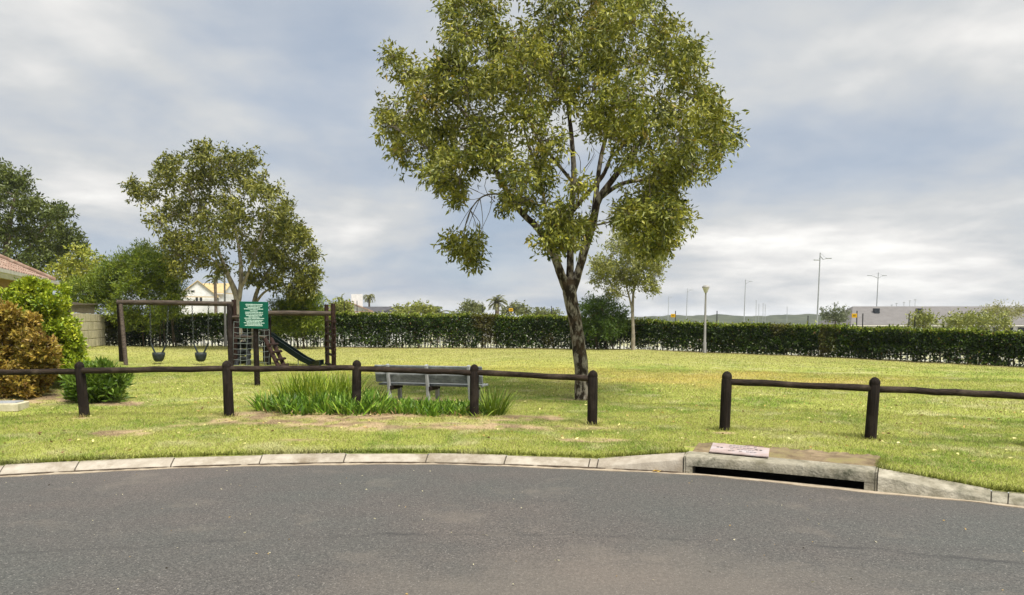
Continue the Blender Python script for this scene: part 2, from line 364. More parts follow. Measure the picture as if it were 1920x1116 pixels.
def gcol(x, y):
    x = np.asarray(x, float); y = np.asarray(y, float); c = lambda *k: np.array(k)
    def mixc(a, b, t): return a*(1-t[..., None])+b*t[..., None]
    n1 = fbm(x, y, 1.3, 1); n2 = fbm(x, y, .33, 5, 3); n3 = fbm(x, y, 4.5, 8)
    col = np.ones(x.shape+(3,))*c(.312, .338, .080)
    col = mixc(col, c(.185, .250, .040), sstep(.46, .66, n1*.55+n2*.45))
    col = mixc(col, c(.43, .415, .20), sstep(.54, .74, fbm(x, y, .6, 21)*.6+n2*.4)*.8)
    _, off = toff(x, y)
    col = mixc(col, c(.335, .325, .105), sstep(20, 32, y)*.75)
    col = mixc(col, c(.49, .37, .115), ell(x, y, 1250, 706, 3.2, 2.2, .6)*.5)
    col = mixc(col, c(.49, .39, .10), ell(x, y, 1480, 712, 3.5, 1.6, .6)*.4)
    col = mixc(col, c(.42, .385, .09), ell(x, y, 820, 690, 5, 3, .6)*.5)
    col = mixc(col, c(.215, .265, .045), sstep(2.4, .3, off)*sstep(.38, .6, n3)*.75)
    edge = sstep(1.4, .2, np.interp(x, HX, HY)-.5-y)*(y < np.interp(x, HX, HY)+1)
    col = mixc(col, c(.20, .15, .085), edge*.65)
    soil = mixc(np.ones(x.shape+(3,))*c(.40, .29, .18), c(.22, .15, .095), sstep(.4, .65, n2))
    col = mixc(col, soil, np.clip(baremask(x, y)*1.1, 0, 1)*.92)
    beyond = sstep(.6, 1.6, y-np.interp(x, HX, HY))
    col = mixc(col, c(.42, .41, .36), beyond*(.9-.5*sstep(.45, .6, n3)))
    return col

# ================================================================== SETTING
OFFS = np.concatenate((np.arange(.19, 8, .075), np.arange(8, 34, .3), 34*1.13**np.arange(0, 27)))
dirs = unit(KK-CC); VX = KK[:, None, :]+dirs[:, None, :]*OFFS[None, :, None]
gx, gy = VX[..., 0], VX[..., 1]; gz = zt(gx, gy); gc = gcol(gx, gy)
nt_, no_ = gx.shape; idx = np.arange(nt_*no_).reshape(nt_, no_)
Fg = np.stack((idx[:-1, :-1], idx[:-1, 1:], idx[1:, 1:], idx[1:, :-1]), -1).reshape(-1, 4)
def groundmat():
    m, t, b = newmat('lawn_ground'); a = t.nodes.new('ShaderNodeAttribute'); a.attribute_name = 'col'
    tcn = t.nodes.new('ShaderNodeTexCoord'); n = t.nodes.new('ShaderNodeTexNoise'); n.inputs['Scale'].default_value = 26; n.inputs['Detail'].default_value = 8; n.inputs['Roughness'].default_value = .75
    t.links.new(tcn.outputs['Object'], n.inputs['Vector'])
    r = t.nodes.new('ShaderNodeMapRange'); r.inputs[1].default_value = .3; r.inputs[2].default_value = .7; r.inputs[3].default_value = .55; r.inputs[4].default_value = 1.3
    t.links.new(n.outputs[0], r.inputs[0])
    mu = t.nodes.new('ShaderNodeVectorMath'); mu.operation = 'SCALE'; t.links.new(a.outputs['Color'], mu.inputs[0]); t.links.new(r.outputs[0], mu.inputs['Scale'])
    t.links.new(mu.outputs[0], b.inputs['Base Color']); b.inputs['Roughness'].default_value = .95; b.inputs['Specular IOR Level'].default_value = .1
    bp = t.nodes.new('ShaderNodeBump'); bp.inputs['Strength'].default_value = .6; bp.inputs['Distance'].default_value = .03
    t.links.new(n.outputs[0], bp.inputs['Height']); t.links.new(bp.outputs[0], b.inputs['Normal']); return m
npmesh('ground', np.stack((gx, gy, gz), -1).reshape(-1, 3), Fg, groundmat(), col=gc.reshape(-1, 3), kind='structure', smooth=True,
       label='mown lawn with bare sandy patches behind the kerb', cat='ground')
# asphalt
def asphalt():
    m, t, b = newmat('asphalt'); L = t.links.new; NN = t.nodes.new
    tcn = NN('ShaderNodeTexCoord'); ob = tcn.outputs['Object']
    def noise(s, d=5, r=.6):
        n = NN('ShaderNodeTexNoise'); n.inputs['Scale'].default_value = s; n.inputs['Detail'].default_value = d; n.inputs['Roughness'].default_value = r; L(ob, n.inputs['Vector']); return n.outputs[0]
    def ramp_(src, *st):
        r = NN('ShaderNodeValToRGB'); L(src, r.inputs[0]); els = r.color_ramp.elements
        els[0].position, els[0].color = st[0]; els[1].position, els[1].color = st[-1]
        for p_, c_ in st[1:-1]: q = els.new(p_); q.color = c_
        return r.outputs[0]
    def mixc(f, a, c, bl='MIX'):
        x = NN('ShaderNodeMix'); x.data_type = 'RGBA'; x.blend_type = bl
        for i, s in ((0, f), (6, a), (7, c)):
            if hasattr(s, 'links'): L(s, x.inputs[i])
            else: x.inputs[i].default_value = s
        return x.outputs[2]
    base = ramp_(noise(.3, 5), (.33, (.076, .079, .074, 1)), (.5, (.084, .079, .074, 1)), (.68, (.110, .094, .085, 1)))
    fine = ramp_(noise(95, 4, .75), (.32, (.40, .40, .40, 1)), (.5, (.95, .95, .95, 1)), (.70, (1.75, 1.72, 1.65, 1)))
    c = mixc(1., base, fine, 'MULTIPLY'); c = mixc(1., c, ramp_(noise(38, 3, .8), (.35, (.72, .72, .72, 1)), (.5, (1, 1, 1, 1)), (.66, (1.3, 1.28, 1.25, 1))), 'MULTIPLY')
    v = NN('ShaderNodeTexVoronoi'); v.inputs['Scale'].default_value = 85; L(ob, v.inputs['Vector'])
    sp = NN('ShaderNodeSeparateColor'); L(v.outputs['Color'], sp.inputs[0])
    st = math_node('MULTIPLY', math_node('GREATER_THAN', sp.outputs[0], .955, t), math_node('LESS_THAN', v.outputs['Distance'], .42, t), t)
    c = mixc(math_node('MULTIPLY', st, .5, t), c, (.33, .31, .28, 1))
    dust = ramp_(noise(1.1, 7, .65), (.56, (0, 0, 0, 1)), (.72, (.55, .55, .55, 1)))
    c = mixc(dust, c, (.155, .136, .114, 1))
    sx0 = NN('ShaderNodeSeparateXYZ'); L(ob, sx0.inputs[0])
    wr = math_node('SQRT', math_node('ADD', math_node('POWER', math_node('MULTIPLY', math_node('SUBTRACT', sx0.outputs[0], .7, t), .55, t), 2., t), math_node('POWER', math_node('SUBTRACT', sx0.outputs[1], 4.2, t), 2., t), t), None, t)
    wm = NN('ShaderNodeMapRange'); wm.inputs[1].default_value = .55; wm.inputs[2].default_value = 1.25; wm.inputs[3].default_value = .42; wm.inputs[4].default_value = 0
    L(math_node('ADD', wr, math_node('MULTIPLY', math_node('SUBTRACT', noise(1.4, 7, .7), .5, t), 1.8, t), t), wm.inputs[0])
    c = mixc(wm.outputs[0], c, (.165, .142, .118, 1))     # worn dusty patch
    # paving joint: an arc parallel with the kerb
    sx = NN('ShaderNodeSeparateXYZ'); L(ob, sx.inputs[0])
    rr = math_node('SQRT', math_node('ADD', math_node('POWER', math_node('ADD', sx.outputs[0], .3, t), 2., t), math_node('POWER', math_node('ADD', sx.outputs[1], 4.5, t), 2., t), t), None, t)
    jd = math_node('ABSOLUTE', math_node('ADD', math_node('SUBTRACT', rr, 10.15, t), math_node('MULTIPLY', math_node('SUBTRACT', noise(1.6, 5), .5, t), .35, t), t), None, t)
    jm = NN('ShaderNodeMapRange'); jm.inputs[1].default_value = .006; jm.inputs[2].default_value = .05; jm.inputs[3].default_value = .6; jm.inputs[4].default_value = 0; L(jd, jm.inputs[0])
    c = mixc(math_node('MULTIPLY', jm.outputs[0], ramp_(noise(.9, 3), (.42, (0, 0, 0, 1)), (.6, (1, 1, 1, 1))), t), c, (.03, .03, .03, 1))
    L(c, b.inputs['Base Color']); b.inputs['Roughness'].default_value = .72; b.inputs['Specular IOR Level'].default_value = .3
    bp = NN('ShaderNodeBump'); bp.inputs['Strength'].default_value = .55; bp.inputs['Distance'].default_value = .008
    L(noise(130, 3, .7), bp.inputs['Height']); L(bp.outputs[0], b.inputs['Normal']); return m
rt = TT[::3]; Kr = K(rt); Nr = KN(rt); near = np.stack((Kr[:, 0]*.35, np.full(len(rt), -14.)), 1)
rows = [Kr-Nr*.035+(near-Kr)*s for s in (0, .02, .06, .15, .3, .6, 1)]
RV = np.stack([np.concatenate((q, np.full((len(rt), 1), .004 if i else .0)), 1) for i, q in enumerate(rows)], 1)
ii = np.arange(len(rt)*len(rows)).reshape(len(rt), -1)
npmesh('road', RV.reshape(-1, 3), np.stack((ii[:-1, :-1], ii[1:, :-1], ii[1:, 1:], ii[:-1, 1:]), -1).reshape(-1, 4), asphalt(), kind='structure', smooth=True, label='worn grey asphalt turning circle', cat='road')
# gutter strip at the kerb's foot
def strip(t0, t1, prof, step=6):        # sweep a profile [(offset behind the kerb face, z)] along the kerb line; prof is a function of t
    ts = np.linspace(t0, t1, max(2, int(abs(t1-t0)/step)+1)); k = K(ts); n = KN(ts); m = MB(); q = len(prof(ts[0])); pts = []
    for i, t in enumerate(ts):
        for o, z in prof(t): pts.append((k[i, 0]+n[i, 0]*o, k[i, 1]+n[i, 1]*o, z))
    fs = [(i*q+j, (i+1)*q+j, (i+1)*q+(j+1) % q, i*q+(j+1) % q) for i in range(len(ts)-1) for j in range(q)]
    fs += [tuple(range(q)), tuple(range((len(ts)-1)*q, len(ts)*q))[::-1]]
    return m.poly(pts, fs)
gut = strip(-560, 2500, lambda t: [(-.075-.02*math.sin(t*.013)-.012*math.sin(t*.051), -.05), (-.07-.02*math.sin(t*.013)-.012*math.sin(t*.051), .007), (.03, .007), (.03, -.05)], 5)
gut.build('gutter', GUTTER, label='thin pale concrete gutter edge along the asphalt', cat='gutter', kind='structure')
DIRT_SHADE = mat('gutter_dirt_shade', (.075, .055, .038), (.035, .026, .018), 14, .95, .4)  # dirt, with the shadow line under the kerb put into its dark brown
def dirt_shade_prof(t):
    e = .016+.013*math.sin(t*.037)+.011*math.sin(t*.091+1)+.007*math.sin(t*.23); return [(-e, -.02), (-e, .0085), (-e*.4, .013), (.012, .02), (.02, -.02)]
strip(-560, 1284, dirt_shade_prof, 3).build('gutter_dirt_shade', DIRT_SHADE, label='dark line of dirt and painted shade along the foot of the kerb', cat='dirt and shade', kind='stuff')
kerb = tag(bpy.data.objects.new('kerb', None), 'pale concrete kerb edging the lawn', 'kerb', kind='structure'); COL.objects.link(kerb)
def kprof(lip, back, bev=.015):
    return [(.0, -.12), (.004, lip-bev), (bev, lip), (.14, lip+(back-lip)*.72), (.205, back), (.228, back-.01), (.235, -.12)]
def stone(t0, t1, a=(.032, .086), b=None, m=KERBM):
    b = b or a; g = 1.3
    def pr(t):
        s = (t-t0)/(t1-t0); dz = KZ; return [(o, z+(dz if z > 0 else 0)) for o, z in kprof(a[0]+(b[0]-a[0])*s, a[1]+(b[1]-a[1])*s)]
    KZ = random.uniform(-.004, .004)
    strip(t0+g, t1-g, pr).build('kerbstone', m, kerb, smooth=True)
for a, b in ((-560, -420), (-420, -280), (-280, -140), (-140, -2), (-2, 140), (140, 320), (320, 486), (486, 644), (644, 798), (798, 945), (945, 1103), (1103, 1119)): stone(a, b)
stone(1119, 1281, (.032, .086), (.158, .196))
stone(1644, 1858, (.158, .196), (.032, .086), OLDCONC)
for a, b in ((1858, 1890), (1890, 2120), (2120, 2360), (2360, 2600)): stone(a, b, m=OLDCONC)

JOINT = mat('joint_mortar', (.10, .085, .065), (.06, .05, .04), 8, .95)
for a, b, A_, B_ in ((-560, 1119, (.032, .086), (.032, .086)), (1119, 1284, (.032, .086), (.158, .196)), (1641, 1858, (.158, .196), (.032, .086)), (1858, 2600, (.032, .086), (.032, .086))):
    strip(a, b, lambda t: [(o+(.012 if o < .15 else -.012), z-(.014 if z > 0 else 0)) for o, z in kprof(A_[0]+(B_[0]-A_[0])*(t-a)/(b-a), A_[1]+(B_[1]-A_[1])*(t-a)/(b-a))]).build('mortar', JOINT, kerb)
# storm drain inlet: lintel, two piers, chamber, top slab
c0 = K(np.array(1462.)); inlet = thing('storm_drain_inlet', 'low concrete kerb inlet with a long dark slot onto the road', 'drain', (c0[0], c0[1], 0))
strip(1286, 1639, lambda t: [(.0, .088), (-.004, .18), (.012, .195), (.235, .205), (.235, .088)]).build('lintel', OLDCONC, inlet, smooth=True)
for a, b in ((1286, 1298), (1620, 1639)): strip(a, b, lambda t: [(.003, -.1), (.003, .087), (.23, .087), (.23, -.1)], 3).build('pier', OLDCONC, inlet)
strip(1282, 1285, lambda t: [(.0, -.1), (.0, .19), (.235, .20), (.235, -.1)], 2).build('joint_block', OLDCONC, inlet)
strip(1640, 1643, lambda t: [(.0, -.1), (.0, .19), (.235, .20), (.235, -.1)], 2).build('joint_block', OLDCONC, inlet)
ch = MB()
ts = np.linspace(1286, 1639, 30); k = K(ts); n = KN(ts)
pts = []
for i in range(30):
    for o, z in ((.035, .0), (.035, -.6), (.62, -.6), (.62, .16)): pts.append((k[i, 0]+n[i, 0]*o, k[i, 1]+n[i, 1]*o, z))
ch.poly(pts, [(i*4+j, (i+1)*4+j, (i+1)*4+j+1, i*4+j+1) for i in range(29) for j in range(3)]+[(0, 1, 2, 3), (116, 117, 118, 119)])
ch.build('chamber', VOID, inlet)
def slabprof(t):
    e = .04*math.sin(t*.11)+.03*math.sin(t*.27)+.02*math.sin(t*.61); back = .93+e
    return [(.236, .1), (.236, .203), (.5, .212), (back-.05, .21), (back, .17), (back, .1)]
strip(1292, 1640, slabprof, 4).build('top_slab', SLABM, inlet, smooth=True)
# access cover lying on the slab
ca = PZ(1330, 848, .217); cb = PZ(1441, 858, .217); cd = PZ(1337, 831.5, .217); ce = PZ(1443, 842, .217)
cov_ = thing('access_cover', 'flat pinkish metal cover with small holes set in the drain slab', 'manhole cover', (ca+ce)/2)
m = MB(); zz2 = Vector((0, 0, .010)); m.poly([ca, cb, ce, cd, ca+zz2, cb+zz2, ce+zz2, cd+zz2], [(4, 5, 6, 7), (0, 1, 5, 4), (1, 2, 6, 5), (2, 3, 7, 6), (3, 0, 4, 7)]); m.build('plate', COVERM, cov_)
def cuv(u, v, h=.0125): return ca+(cb-ca)*u+(cd-ca)*v+Vector((0, 0, h))
X = (cb-ca).normalized(); Y = (cd-ca).normalized()
for u in (.12, .185, .80, .87):
    c = cuv(u, .52 if u < .5 else .56); s_ = MB(); s_.poly([c+X*(math.cos(t)*.018)+Y*(math.sin(t)*.02) for t in np.linspace(0, 2*math.pi, 11)[:-1]], [tuple(range(10))]); s_.build('keyhole', HOLE, cov_)
stud = mat('cover_stud', (.27, .245, .25), (.2, .18, .18), 5, .6)
for v in (.26, .45, .64, .82):
    for i in range(9):
        u = .34+i*.062+(.03 if int(v*100) % 2 else 0)
        if u < .79 and random.random() < .8: c = cuv(u, v, .012); s_ = MB(); s_.box(c, (.026, .022, .007)); s_.build('stud', stud, cov_)

# ================================================================== LOG FENCES
def post(fn, name, top, bot, d, r, mat_, parent):
    a = P(*bot, d); b = P(*top, d); a = Vector((a.x, a.y, float(zt(a.x, a.y))-.12)); ax = (b-a).normalized(); L = (b-a).length
    hs = [0, .3, .6, L-r*1.6]+[L-r*1.45, L-r*1.2, L-r*.75, L-r*.38, L-r*.12, L]
    rr = [r*1.02, r*1.0, r*.99, r*.97, r*.90, r*.97, r*.92, r*.72, r*.42, r*.1]
    return MB().tube([a+ax*h for h in hs], rr, 14, wob=.02).build(name, mat_, parent, smooth=True)
def logfence(label, posts, rails):
    o = P(*posts[0][1], posts[0][2]); f = thing('log_fence', label, 'fence', ground(o), 'low log fence along the lawn')
    for t, b, d in posts: post(None, 'post', t, b, d, .075, DARKWOOD, f)
    for (p, d1), (q, d2) in rails:
        a = P(*p, d1); b = P(*q, d2); k = 9; pts = [a.lerp(b, i/(k-1))+Vector((0, random.uniform(-.006, .006), random.uniform(-.007, .007))) for i in range(k)]
        MB().tube(pts, [.047*(1+random.uniform(-.05, .05)) for _ in range(k)], 12).build('rail', RAILWOOD, f, smooth=True)
FP = {-400: ((-412, 690), (-392, 796), 11.3), 2260: ((2270, 734), (2256, 864), 8.9), -110: ((-122, 684), (-108, 788), 11.6), 150: ((148, 678), (160, 783), 11.7), 425: ((425, 676), (430, 781), 11.6), 668: ((669, 675), (668, 772), 12.1), 890: ((889.5, 683), (889, 783), 11.9), 1112: ((1112, 694), (1110, 799), 11.2),
      1363: ((1363.5, 696), (1358, 809), 10.6), 1640: ((1641, 707), (1631, 823), 10.1), 1945: ((1950, 719), (1940, 841), 9.5)}
logfence('dark log fence running past the grey bench to the big tree', [FP[k] for k in (-400, -110, 150, 425, 668, 890, 1112)],
         [(((-408, 704), 11.3), ((-126, 699), 11.58)), (((-120, 698), 11.6), ((146, 697), 11.72)), (((156, 695), 11.66), ((424, 691), 11.6)), (((430, 692), 11.6), ((667, 690), 12.08)), (((672, 691.5), 12.1), ((888, 699.5), 11.9)), (((893, 699), 11.9), ((1110, 710), 11.22))])
logfence('dark log fence beginning beside the storm drain inlet', [FP[k] for k in (1363, 1640, 1945, 2260)],
         [(((1367, 716), 10.6), ((1638, 728.5), 10.1)), (((1645, 729.5), 10.1), ((1948, 744), 9.5)), (((1953, 745), 9.5), ((2264, 764), 8.9))])

# ================================================================== BENCH
bL = P(701, 683, 13.75); bR = P(903, 687.5, 13.2); bz = .5*(bL.z+bR.z); X = (bR-bL); X.z = 0; BLn = X.length; X.normalize(); Yb = Vector((-X.y, X.x, 0))   # Yb: away from us
bc = (bL+bR)/2; bg = ground(bc); bench = thing('park_bench', 'weathered grey plank bench standing among strap leaves, seen from behind', 'bench', bg)
top = bz; gb = bg.z
def bp_(s, y, z): return Vector((bL.x, bL.y, 0))+X*(s*BLn)+Yb*y+Vector((0, 0, z))
for z0, z1 in ((top-.145, top-.005), (top-.325, top-.165)):
    y0 = .02+(top-(z0+z1)/2)*.22
    MB().beam(bp_(0, y0, (z0+z1)/2), bp_(1, y0, (z0+z1)/2), .042, z1-z0, Vector((0, 0, 1))+Yb*-.2, .012).build('back_plank', BENCHM, bench)
MB().beam(bp_(.01, .01, top-.158), bp_(.99, .01, top-.158), .014, .026).build('back_strip', BENCHP, bench)
for s in (.135, .50, .885):
    a = bp_(s, .10, gb-.05); b = bp_(s, -.02, top+.012); MB().beam(a, b, .055, .075, Yb, .008).build('leg', BENCHP, bench)
    MB().beam(bp_(s+.018, .02, gb+.27), bp_(s+.018, .52, gb+.27), .06, .075, (0, 0, 1), .006).build('seat_support', DARKWOOD, bench)
    MB().beam(bp_(s+.018, .46, gb-.05), bp_(s+.018, .43, gb+.24), .06, .07, Yb).build('leg', BENCHP, bench)
for i in range(3):
    MB().beam(bp_(0.02, .16+i*.135, gb+.33), bp_(.99, .16+i*.135, gb+.33), .12, .04, (0, 0, 1), .01).build('seat_plank', BENCHM, bench)

# ================================================================== TREES
def branch(m, pts, r0, r1, n=8, wob=.0, sub=4):
    pts = [Vector(p) for p in pts]; q = []
    for i in range(len(pts)-1):
        p0, p1, p2, p3 = pts[max(i-1, 0)], pts[i], pts[i+1], pts[min(i+2, len(pts)-1)]
        for j in range(sub):
            t = j/sub; q.append(.5*((2*p1)+(p2-p0)*t+(2*p0-5*p1+4*p2-p3)*t*t+(3*p1-p0-3*p2+p3)*t**3))
    q.append(pts[-1]); k = len(q); m.tube(q, [r0+(r1-r0)*(i/(k-1)) for i in range(k)], n, wob=wob); return q
def pxtree(name, label, d, base, trunks, clumps, dens, per, tlen, L, W, pal, cat='tree', group=None, bark=None, depth=1., droop=-.45, spread=.8, leafm=None, seed=1, twig=True, power=.42, grounded=True, tn=10, extra=None, flat=.88, out=.6, tbias=.1, onedepth=False, sub=0, subr=.4, skip=None, shrink=.0, subsp=.95):
    global rng
    keep = rng; rng = np.random.default_rng(seed); random.seed(seed)
    b = P(*base, d); z = float(zt(b.x, b.y)) if grounded else b.z; root = thing(name, label, cat, (b.x, b.y, z), group)
    nodes = []
    m = MB()
    for i, tr in enumerate(trunks):     # [(px,py,depth offset,radius in m), ...]
        pts = [P(q[0], q[1], d+q[2]) for q in tr]
        if i == 0 and grounded: pts[0].z = z-.1
        sub = 5; rr = []; qq = []
        for s in range(len(pts)-1):
            p0, p1, p2, p3 = pts[max(s-1, 0)], pts[s], pts[s+1], pts[min(s+2, len(pts)-1)]
            for j in range(sub):
                t = j/sub; qq.append(.5*((2*p1)+(p2-p0)*t+(2*p0-5*p1+4*p2-p3)*t*t+(3*p1-p0-3*p2+p3)*t**3)); rr.append(tr[s][3]+(tr[s+1][3]-tr[s][3])*t)
        qq.append(pts[-1]); rr.append(tr[-1][3]); m.tube(qq, rr, tn, wob=.05)
        nodes += [(p, r) for p, r in zip(qq, rr)]
    if trunks: m.build('trunk', bark or BARKB, root, smooth=True)
    cx = np.mean([c[0] for c in clumps]); cy = np.mean([c[1] for c in clumps])
    Rm = max(math.hypot(c[0]-cx, c[1]-cy)+c[2] for c in clumps)
    cl = []
    for (px, py, r) in clumps:
        h = math.sqrt(max(Rm*Rm-(px-cx)**2-(py-cy)**2, 0))*depth
        offs = [random.uniform(-.25, .25)*h] if onedepth else [-random.uniform(.25, .7)*h, random.uniform(.1, .7)*h]
        for dz in offs:
            p = P(px+random.uniform(-.1, .1)*r, py+random.uniform(-.1, .1)*r, d+M2(dz, d)); cl.append((p.x, p.y, p.z, max(M2(r, d)-shrink, .4*M2(r, d))))
    if sub:
        c2 = []
        for (x, y, zc, rr2) in cl:
            for _ in range(sub):
                v = rng.normal(size=3); v /= np.linalg.norm(v); v *= rr2*rng.uniform(.5, subsp); c2.append((x+v[0], y+v[1], zc+v[2]*.9, rr2*subr*rng.uniform(.7, 1.2)))
        leafcl = c2
    else: leafcl = cl
    if twig and nodes:
        tm = MB(); tr0 = nodes[0][0]; anchor = nodes[len(nodes)//4][0]
        for (x, y, zc, r) in sorted(cl, key=lambda k: min((Vector(k[:3])-q[0]).length for q in nodes)):
            c = Vector((x, y, zc))
            if skip and skip(c): continue
            q = min(nodes, key=lambda q: (q[0]-c).length+max(0, .5*math.hypot(q[0].x-c.x, q[0].y-c.y)-(zc-q[0].z))*.6)
            mid = q[0].lerp(c, .5)+Vector((random.uniform(-.1, .1), random.uniform(-.1, .1), -.05*(c-q[0]).length))
            rb = min(q[1]*.6, .012+.014*(c-q[0]).length)
            bp2 = branch(tm, [q[0], mid, c], rb, .007, 5); nodes += [(p_, rb*(1-i_/len(bp2))+.006) for i_, p_ in enumerate(bp2) if i_ > 2]
            for _ in range(5):
                e = c+Vector((random.gauss(0, 1), random.gauss(0, 1), random.gauss(0, .8))).normalized()*r*random.uniform(.5, .95)
                branch(tm, [mid.lerp(c, random.uniform(.3, 1)), c.lerp(e, .5)+Vector((0, 0, .05*r)), e], .009, .003, 4, sub=3)
        if extra: extra(tm, d)
        tm.build('branches', TWIG if bark is not BARKB else BARKB, root, smooth=True, kind='stuff')
    V, F, C = foliage(leafcl, dens, per, tlen, L, W, pal, droop, spread, out, power, flat, tbias)
    npmesh('crown', V, F, leafm or LEAF, root, C, kind='stuff')
    rng = keep; return root
OLIVE = [(.125, .138, .020, 4), (.240, .228, .036, 3), (.205, .212, .078, 2.2), (.022, .036, .007, 4), (.34, .305, .05, 1.8), (.27, .14, .035, .2)]
OLIVE2 = [(.110, .115, .019, 4), (.190, .178, .036, 3), (.15, .155, .055, 1.6), (.022, .035, .008, 4), (.24, .22, .042, 1)]
DARKG = [(.052, .068, .014, 4), (.082, .096, .020, 3), (.026, .038, .009, 3), (.11, .118, .032, 1)]
# the big tree
def hang(tm, d):
    br = [(985, 372, -.3), (955, 366, -.35), (922, 364, -.4), (900, 372, -.42), (882, 395, -.45), (872, 425, -.45), (868, 452, -.45)]
    branch(tm, [P(a, b, d+c) for a, b, c in br], .022, .006, 6)
    for e in ((850, 470), (862, 480), (880, 490), (895, 480), (905, 470), (890, 455), (845, 455)):
        s = random.choice(br[2:5]); branch(tm, [P(s[0], s[1], d+s[2]), P((s[0]+e[0])/2+random.uniform(-8, 14), (s[1]+e[1])/2-12, d-.45), P(e[0], e[1], d-.45+random.uniform(-.2, .2))], .009, .003, 5)
    for _ in range(26):
        a = (random.uniform(900, 1250), random.uniform(250, 400)); o = random.uniform(-1.6, -.3)
        branch(tm, [P(a[0], a[1], d+o), P(a[0]+random.uniform(-20, 20), a[1]-30, d+o), P(a[0]+random.uniform(-50, 50), a[1]-random.uniform(50, 90), d+o)], .010, .003, 4, sub=3)
mt = [[(1094, 762, 0, .21), (1092, 735, 0, .155), (1090, 690, 0, .138), (1084, 640, 0, .134), (1076, 590, 0, .130), (1068, 550, 0, .135), (1066, 525, 0, .12)],
      [(1069, 556, 0, .11), (1052, 515, -.1, .085), (1038, 478, -.2, .076), (1010, 430, -.3, .066), (975, 395, -.35, .058), (940, 340, -.4, .05), (905, 270, -.5, .045), (860, 200, -.5, .03), (800, 160, -.4, .012)],
      [(1066, 545, 0, .10), (1069, 505, .05, .072), (1069, 460, .1, .066), (1070, 400, .15, .062), (1076, 340, .1, .055), (1072, 260, .1, .045), (1060, 160, 0, .03), (1050, 60, 0, .015)],
      [(1070, 550, 0, .11), (1086, 505, .05, .08), (1098, 460, .1, .085), (1112, 415, .1, .08), (1122, 375, .1, .07), (1150, 335, .1, .06), (1190, 280, 0, .045), (1240, 210, 0, .03), (1270, 150, 0, .012)],
      [(1112, 415, .1, .06), (1118, 360, .35, .05), (1128, 290, .5, .042), (1150, 200, .6, .03), (1165, 90, .6, .014)],
      [(1070, 400, .1, .05), (1095, 370, -.2, .045), (1130, 330, -.3, .04), (1150, 290, -.4, .03), (1200, 250, -.6, .015)],
      [(1124, 372, .1, .05), (1165, 345, .2, .04), (1215, 335, .3, .03), (1270, 310, .3, .014)],
      [(1040, 480, -.2, .045), (1030, 430, .2, .04), (1015, 350, .5, .035), (985, 250, .7, .025), (960, 150, .6, .012)],
      [(1072, 340, .1, .035), (1040, 300, -.3, .03), (1005, 255, -.6, .022), (985, 190, -.8, .012)]]
mc = [(835, 170, 42), (838, 235, 46), (850, 290, 42), (845, 115, 30), (815, 140, 34), (778, 205, 62), (765, 140, 42), (735, 105, 22), (735, 235, 38), (795, 270, 56), (760, 290, 34), (822, 310, 44), (830, 345, 24), (722, 215, 22),
      (860, 60, 50), (850, 10, 34), (905, 20, 55), (900, 105, 62), (880, 165, 58), (930, 170, 60), (905, 235, 62), (880, 290, 50), (935, 290, 52), (965, 335, 40), (990, 215, 55),
      (965, 70, 62), (985, 130, 60), (1040, 50, 66), (1030, 120, 62), (1045, 185, 56), (1110, 20, 66), (1110, 90, 64), (1105, 160, 58), (1120, 225, 52), (1030, 260, 44), (1180, 40, 62), (1175, 110, 62),
      (1185, 180, 60), (1195, 240, 56), (1240, 60, 54), (1245, 130, 60), (1260, 195, 58), (1295, 110, 36), (1310, 175, 44), (1320, 235, 46), (1335, 205, 34), (1365, 255, 24), (1345, 275, 32), (1270, 260, 56), (1300, 300, 50),
      (1240, 305, 48), (1265, 350, 46), (1185, 300, 42), (1220, 365, 40), (1180, 400, 34), (1225, 410, 44), (1250, 440, 28), (1205, 450, 32), (1270, 395, 32), (1195, 425, 40), (1235, 430, 42), (1262, 408, 36), (1165, 412, 26), (1215, 462, 24), (1246, 458, 22), (1195, 385, 40), (1250, 375, 40), (1035, 425, 34), (1065, 435, 36), (1090, 425, 28), (1050, 460, 26), (1050, 430, 40), (1028, 455, 26), (1075, 450, 26), (1060, 400, 28), (1085, 345, 26),
      (870, 465, 30), (890, 455, 22), (850, 455, 18), (888, 485, 16), (858, 372, 14), (862, 345, 16), (985, 375, 30), (950, 380, 18), (1010, 310, 34), (1020, 345, 30), (1150, 250, 40), (1020, -40, 60), (1120, -50, 60), (930, -40, 50), (1200, -30, 55)]
pxtree('tree', 'tall olive-leaved tree leaning over the log fence end', 14.8, (1094, 750), mt, mc, 235, 9, .26, .115, .040, OLIVE, bark=BARK, depth=.82, seed=11, sub=6, subr=.34, shrink=.15, subsp=1.15, skip=lambda c: c.x < -.6 and c.z < 3.6, extra=hang, tn=14, spread=.7, droop=-.5)

# small tree by the hedge
pxtree('tree', 'slim young tree with a pale stem in front of the hedge', 35.3, (1187, 655), [[(1187, 658, 0, .11), (1187, 620, 0, .085), (1186, 580, 0, .075), (1188, 545, 0, .05), (1192, 500, 0, .03), (1200, 470, 0, .015)],
       [(1186, 585, 0, .05), (1178, 550, -.1, .04), (1165, 510, -.2, .025), (1150, 480, -.2, .012)], [(1186, 560, 0, .04), (1195, 525, .2, .03), (1215, 490, .3, .015)]],
       [(1140, 490, 24), (1128, 520, 16), (1120, 500, 12), (1160, 465, 24), (1185, 455, 22), (1210, 470, 26), (1232, 495, 20), (1215, 520, 22), (1185, 495, 26), (1165, 525, 22), (1190, 530, 16), (1150, 545, 12), (1240, 480, 12), (1225, 540, 10)],
       115, 9, .36, .15, .058, [(.20, .20, .055, 4), (.145, .155, .045, 3), (.25, .235, .09, 2), (.08, .095, .03, 2)], bark=BARKP, seed=5, depth=.8)
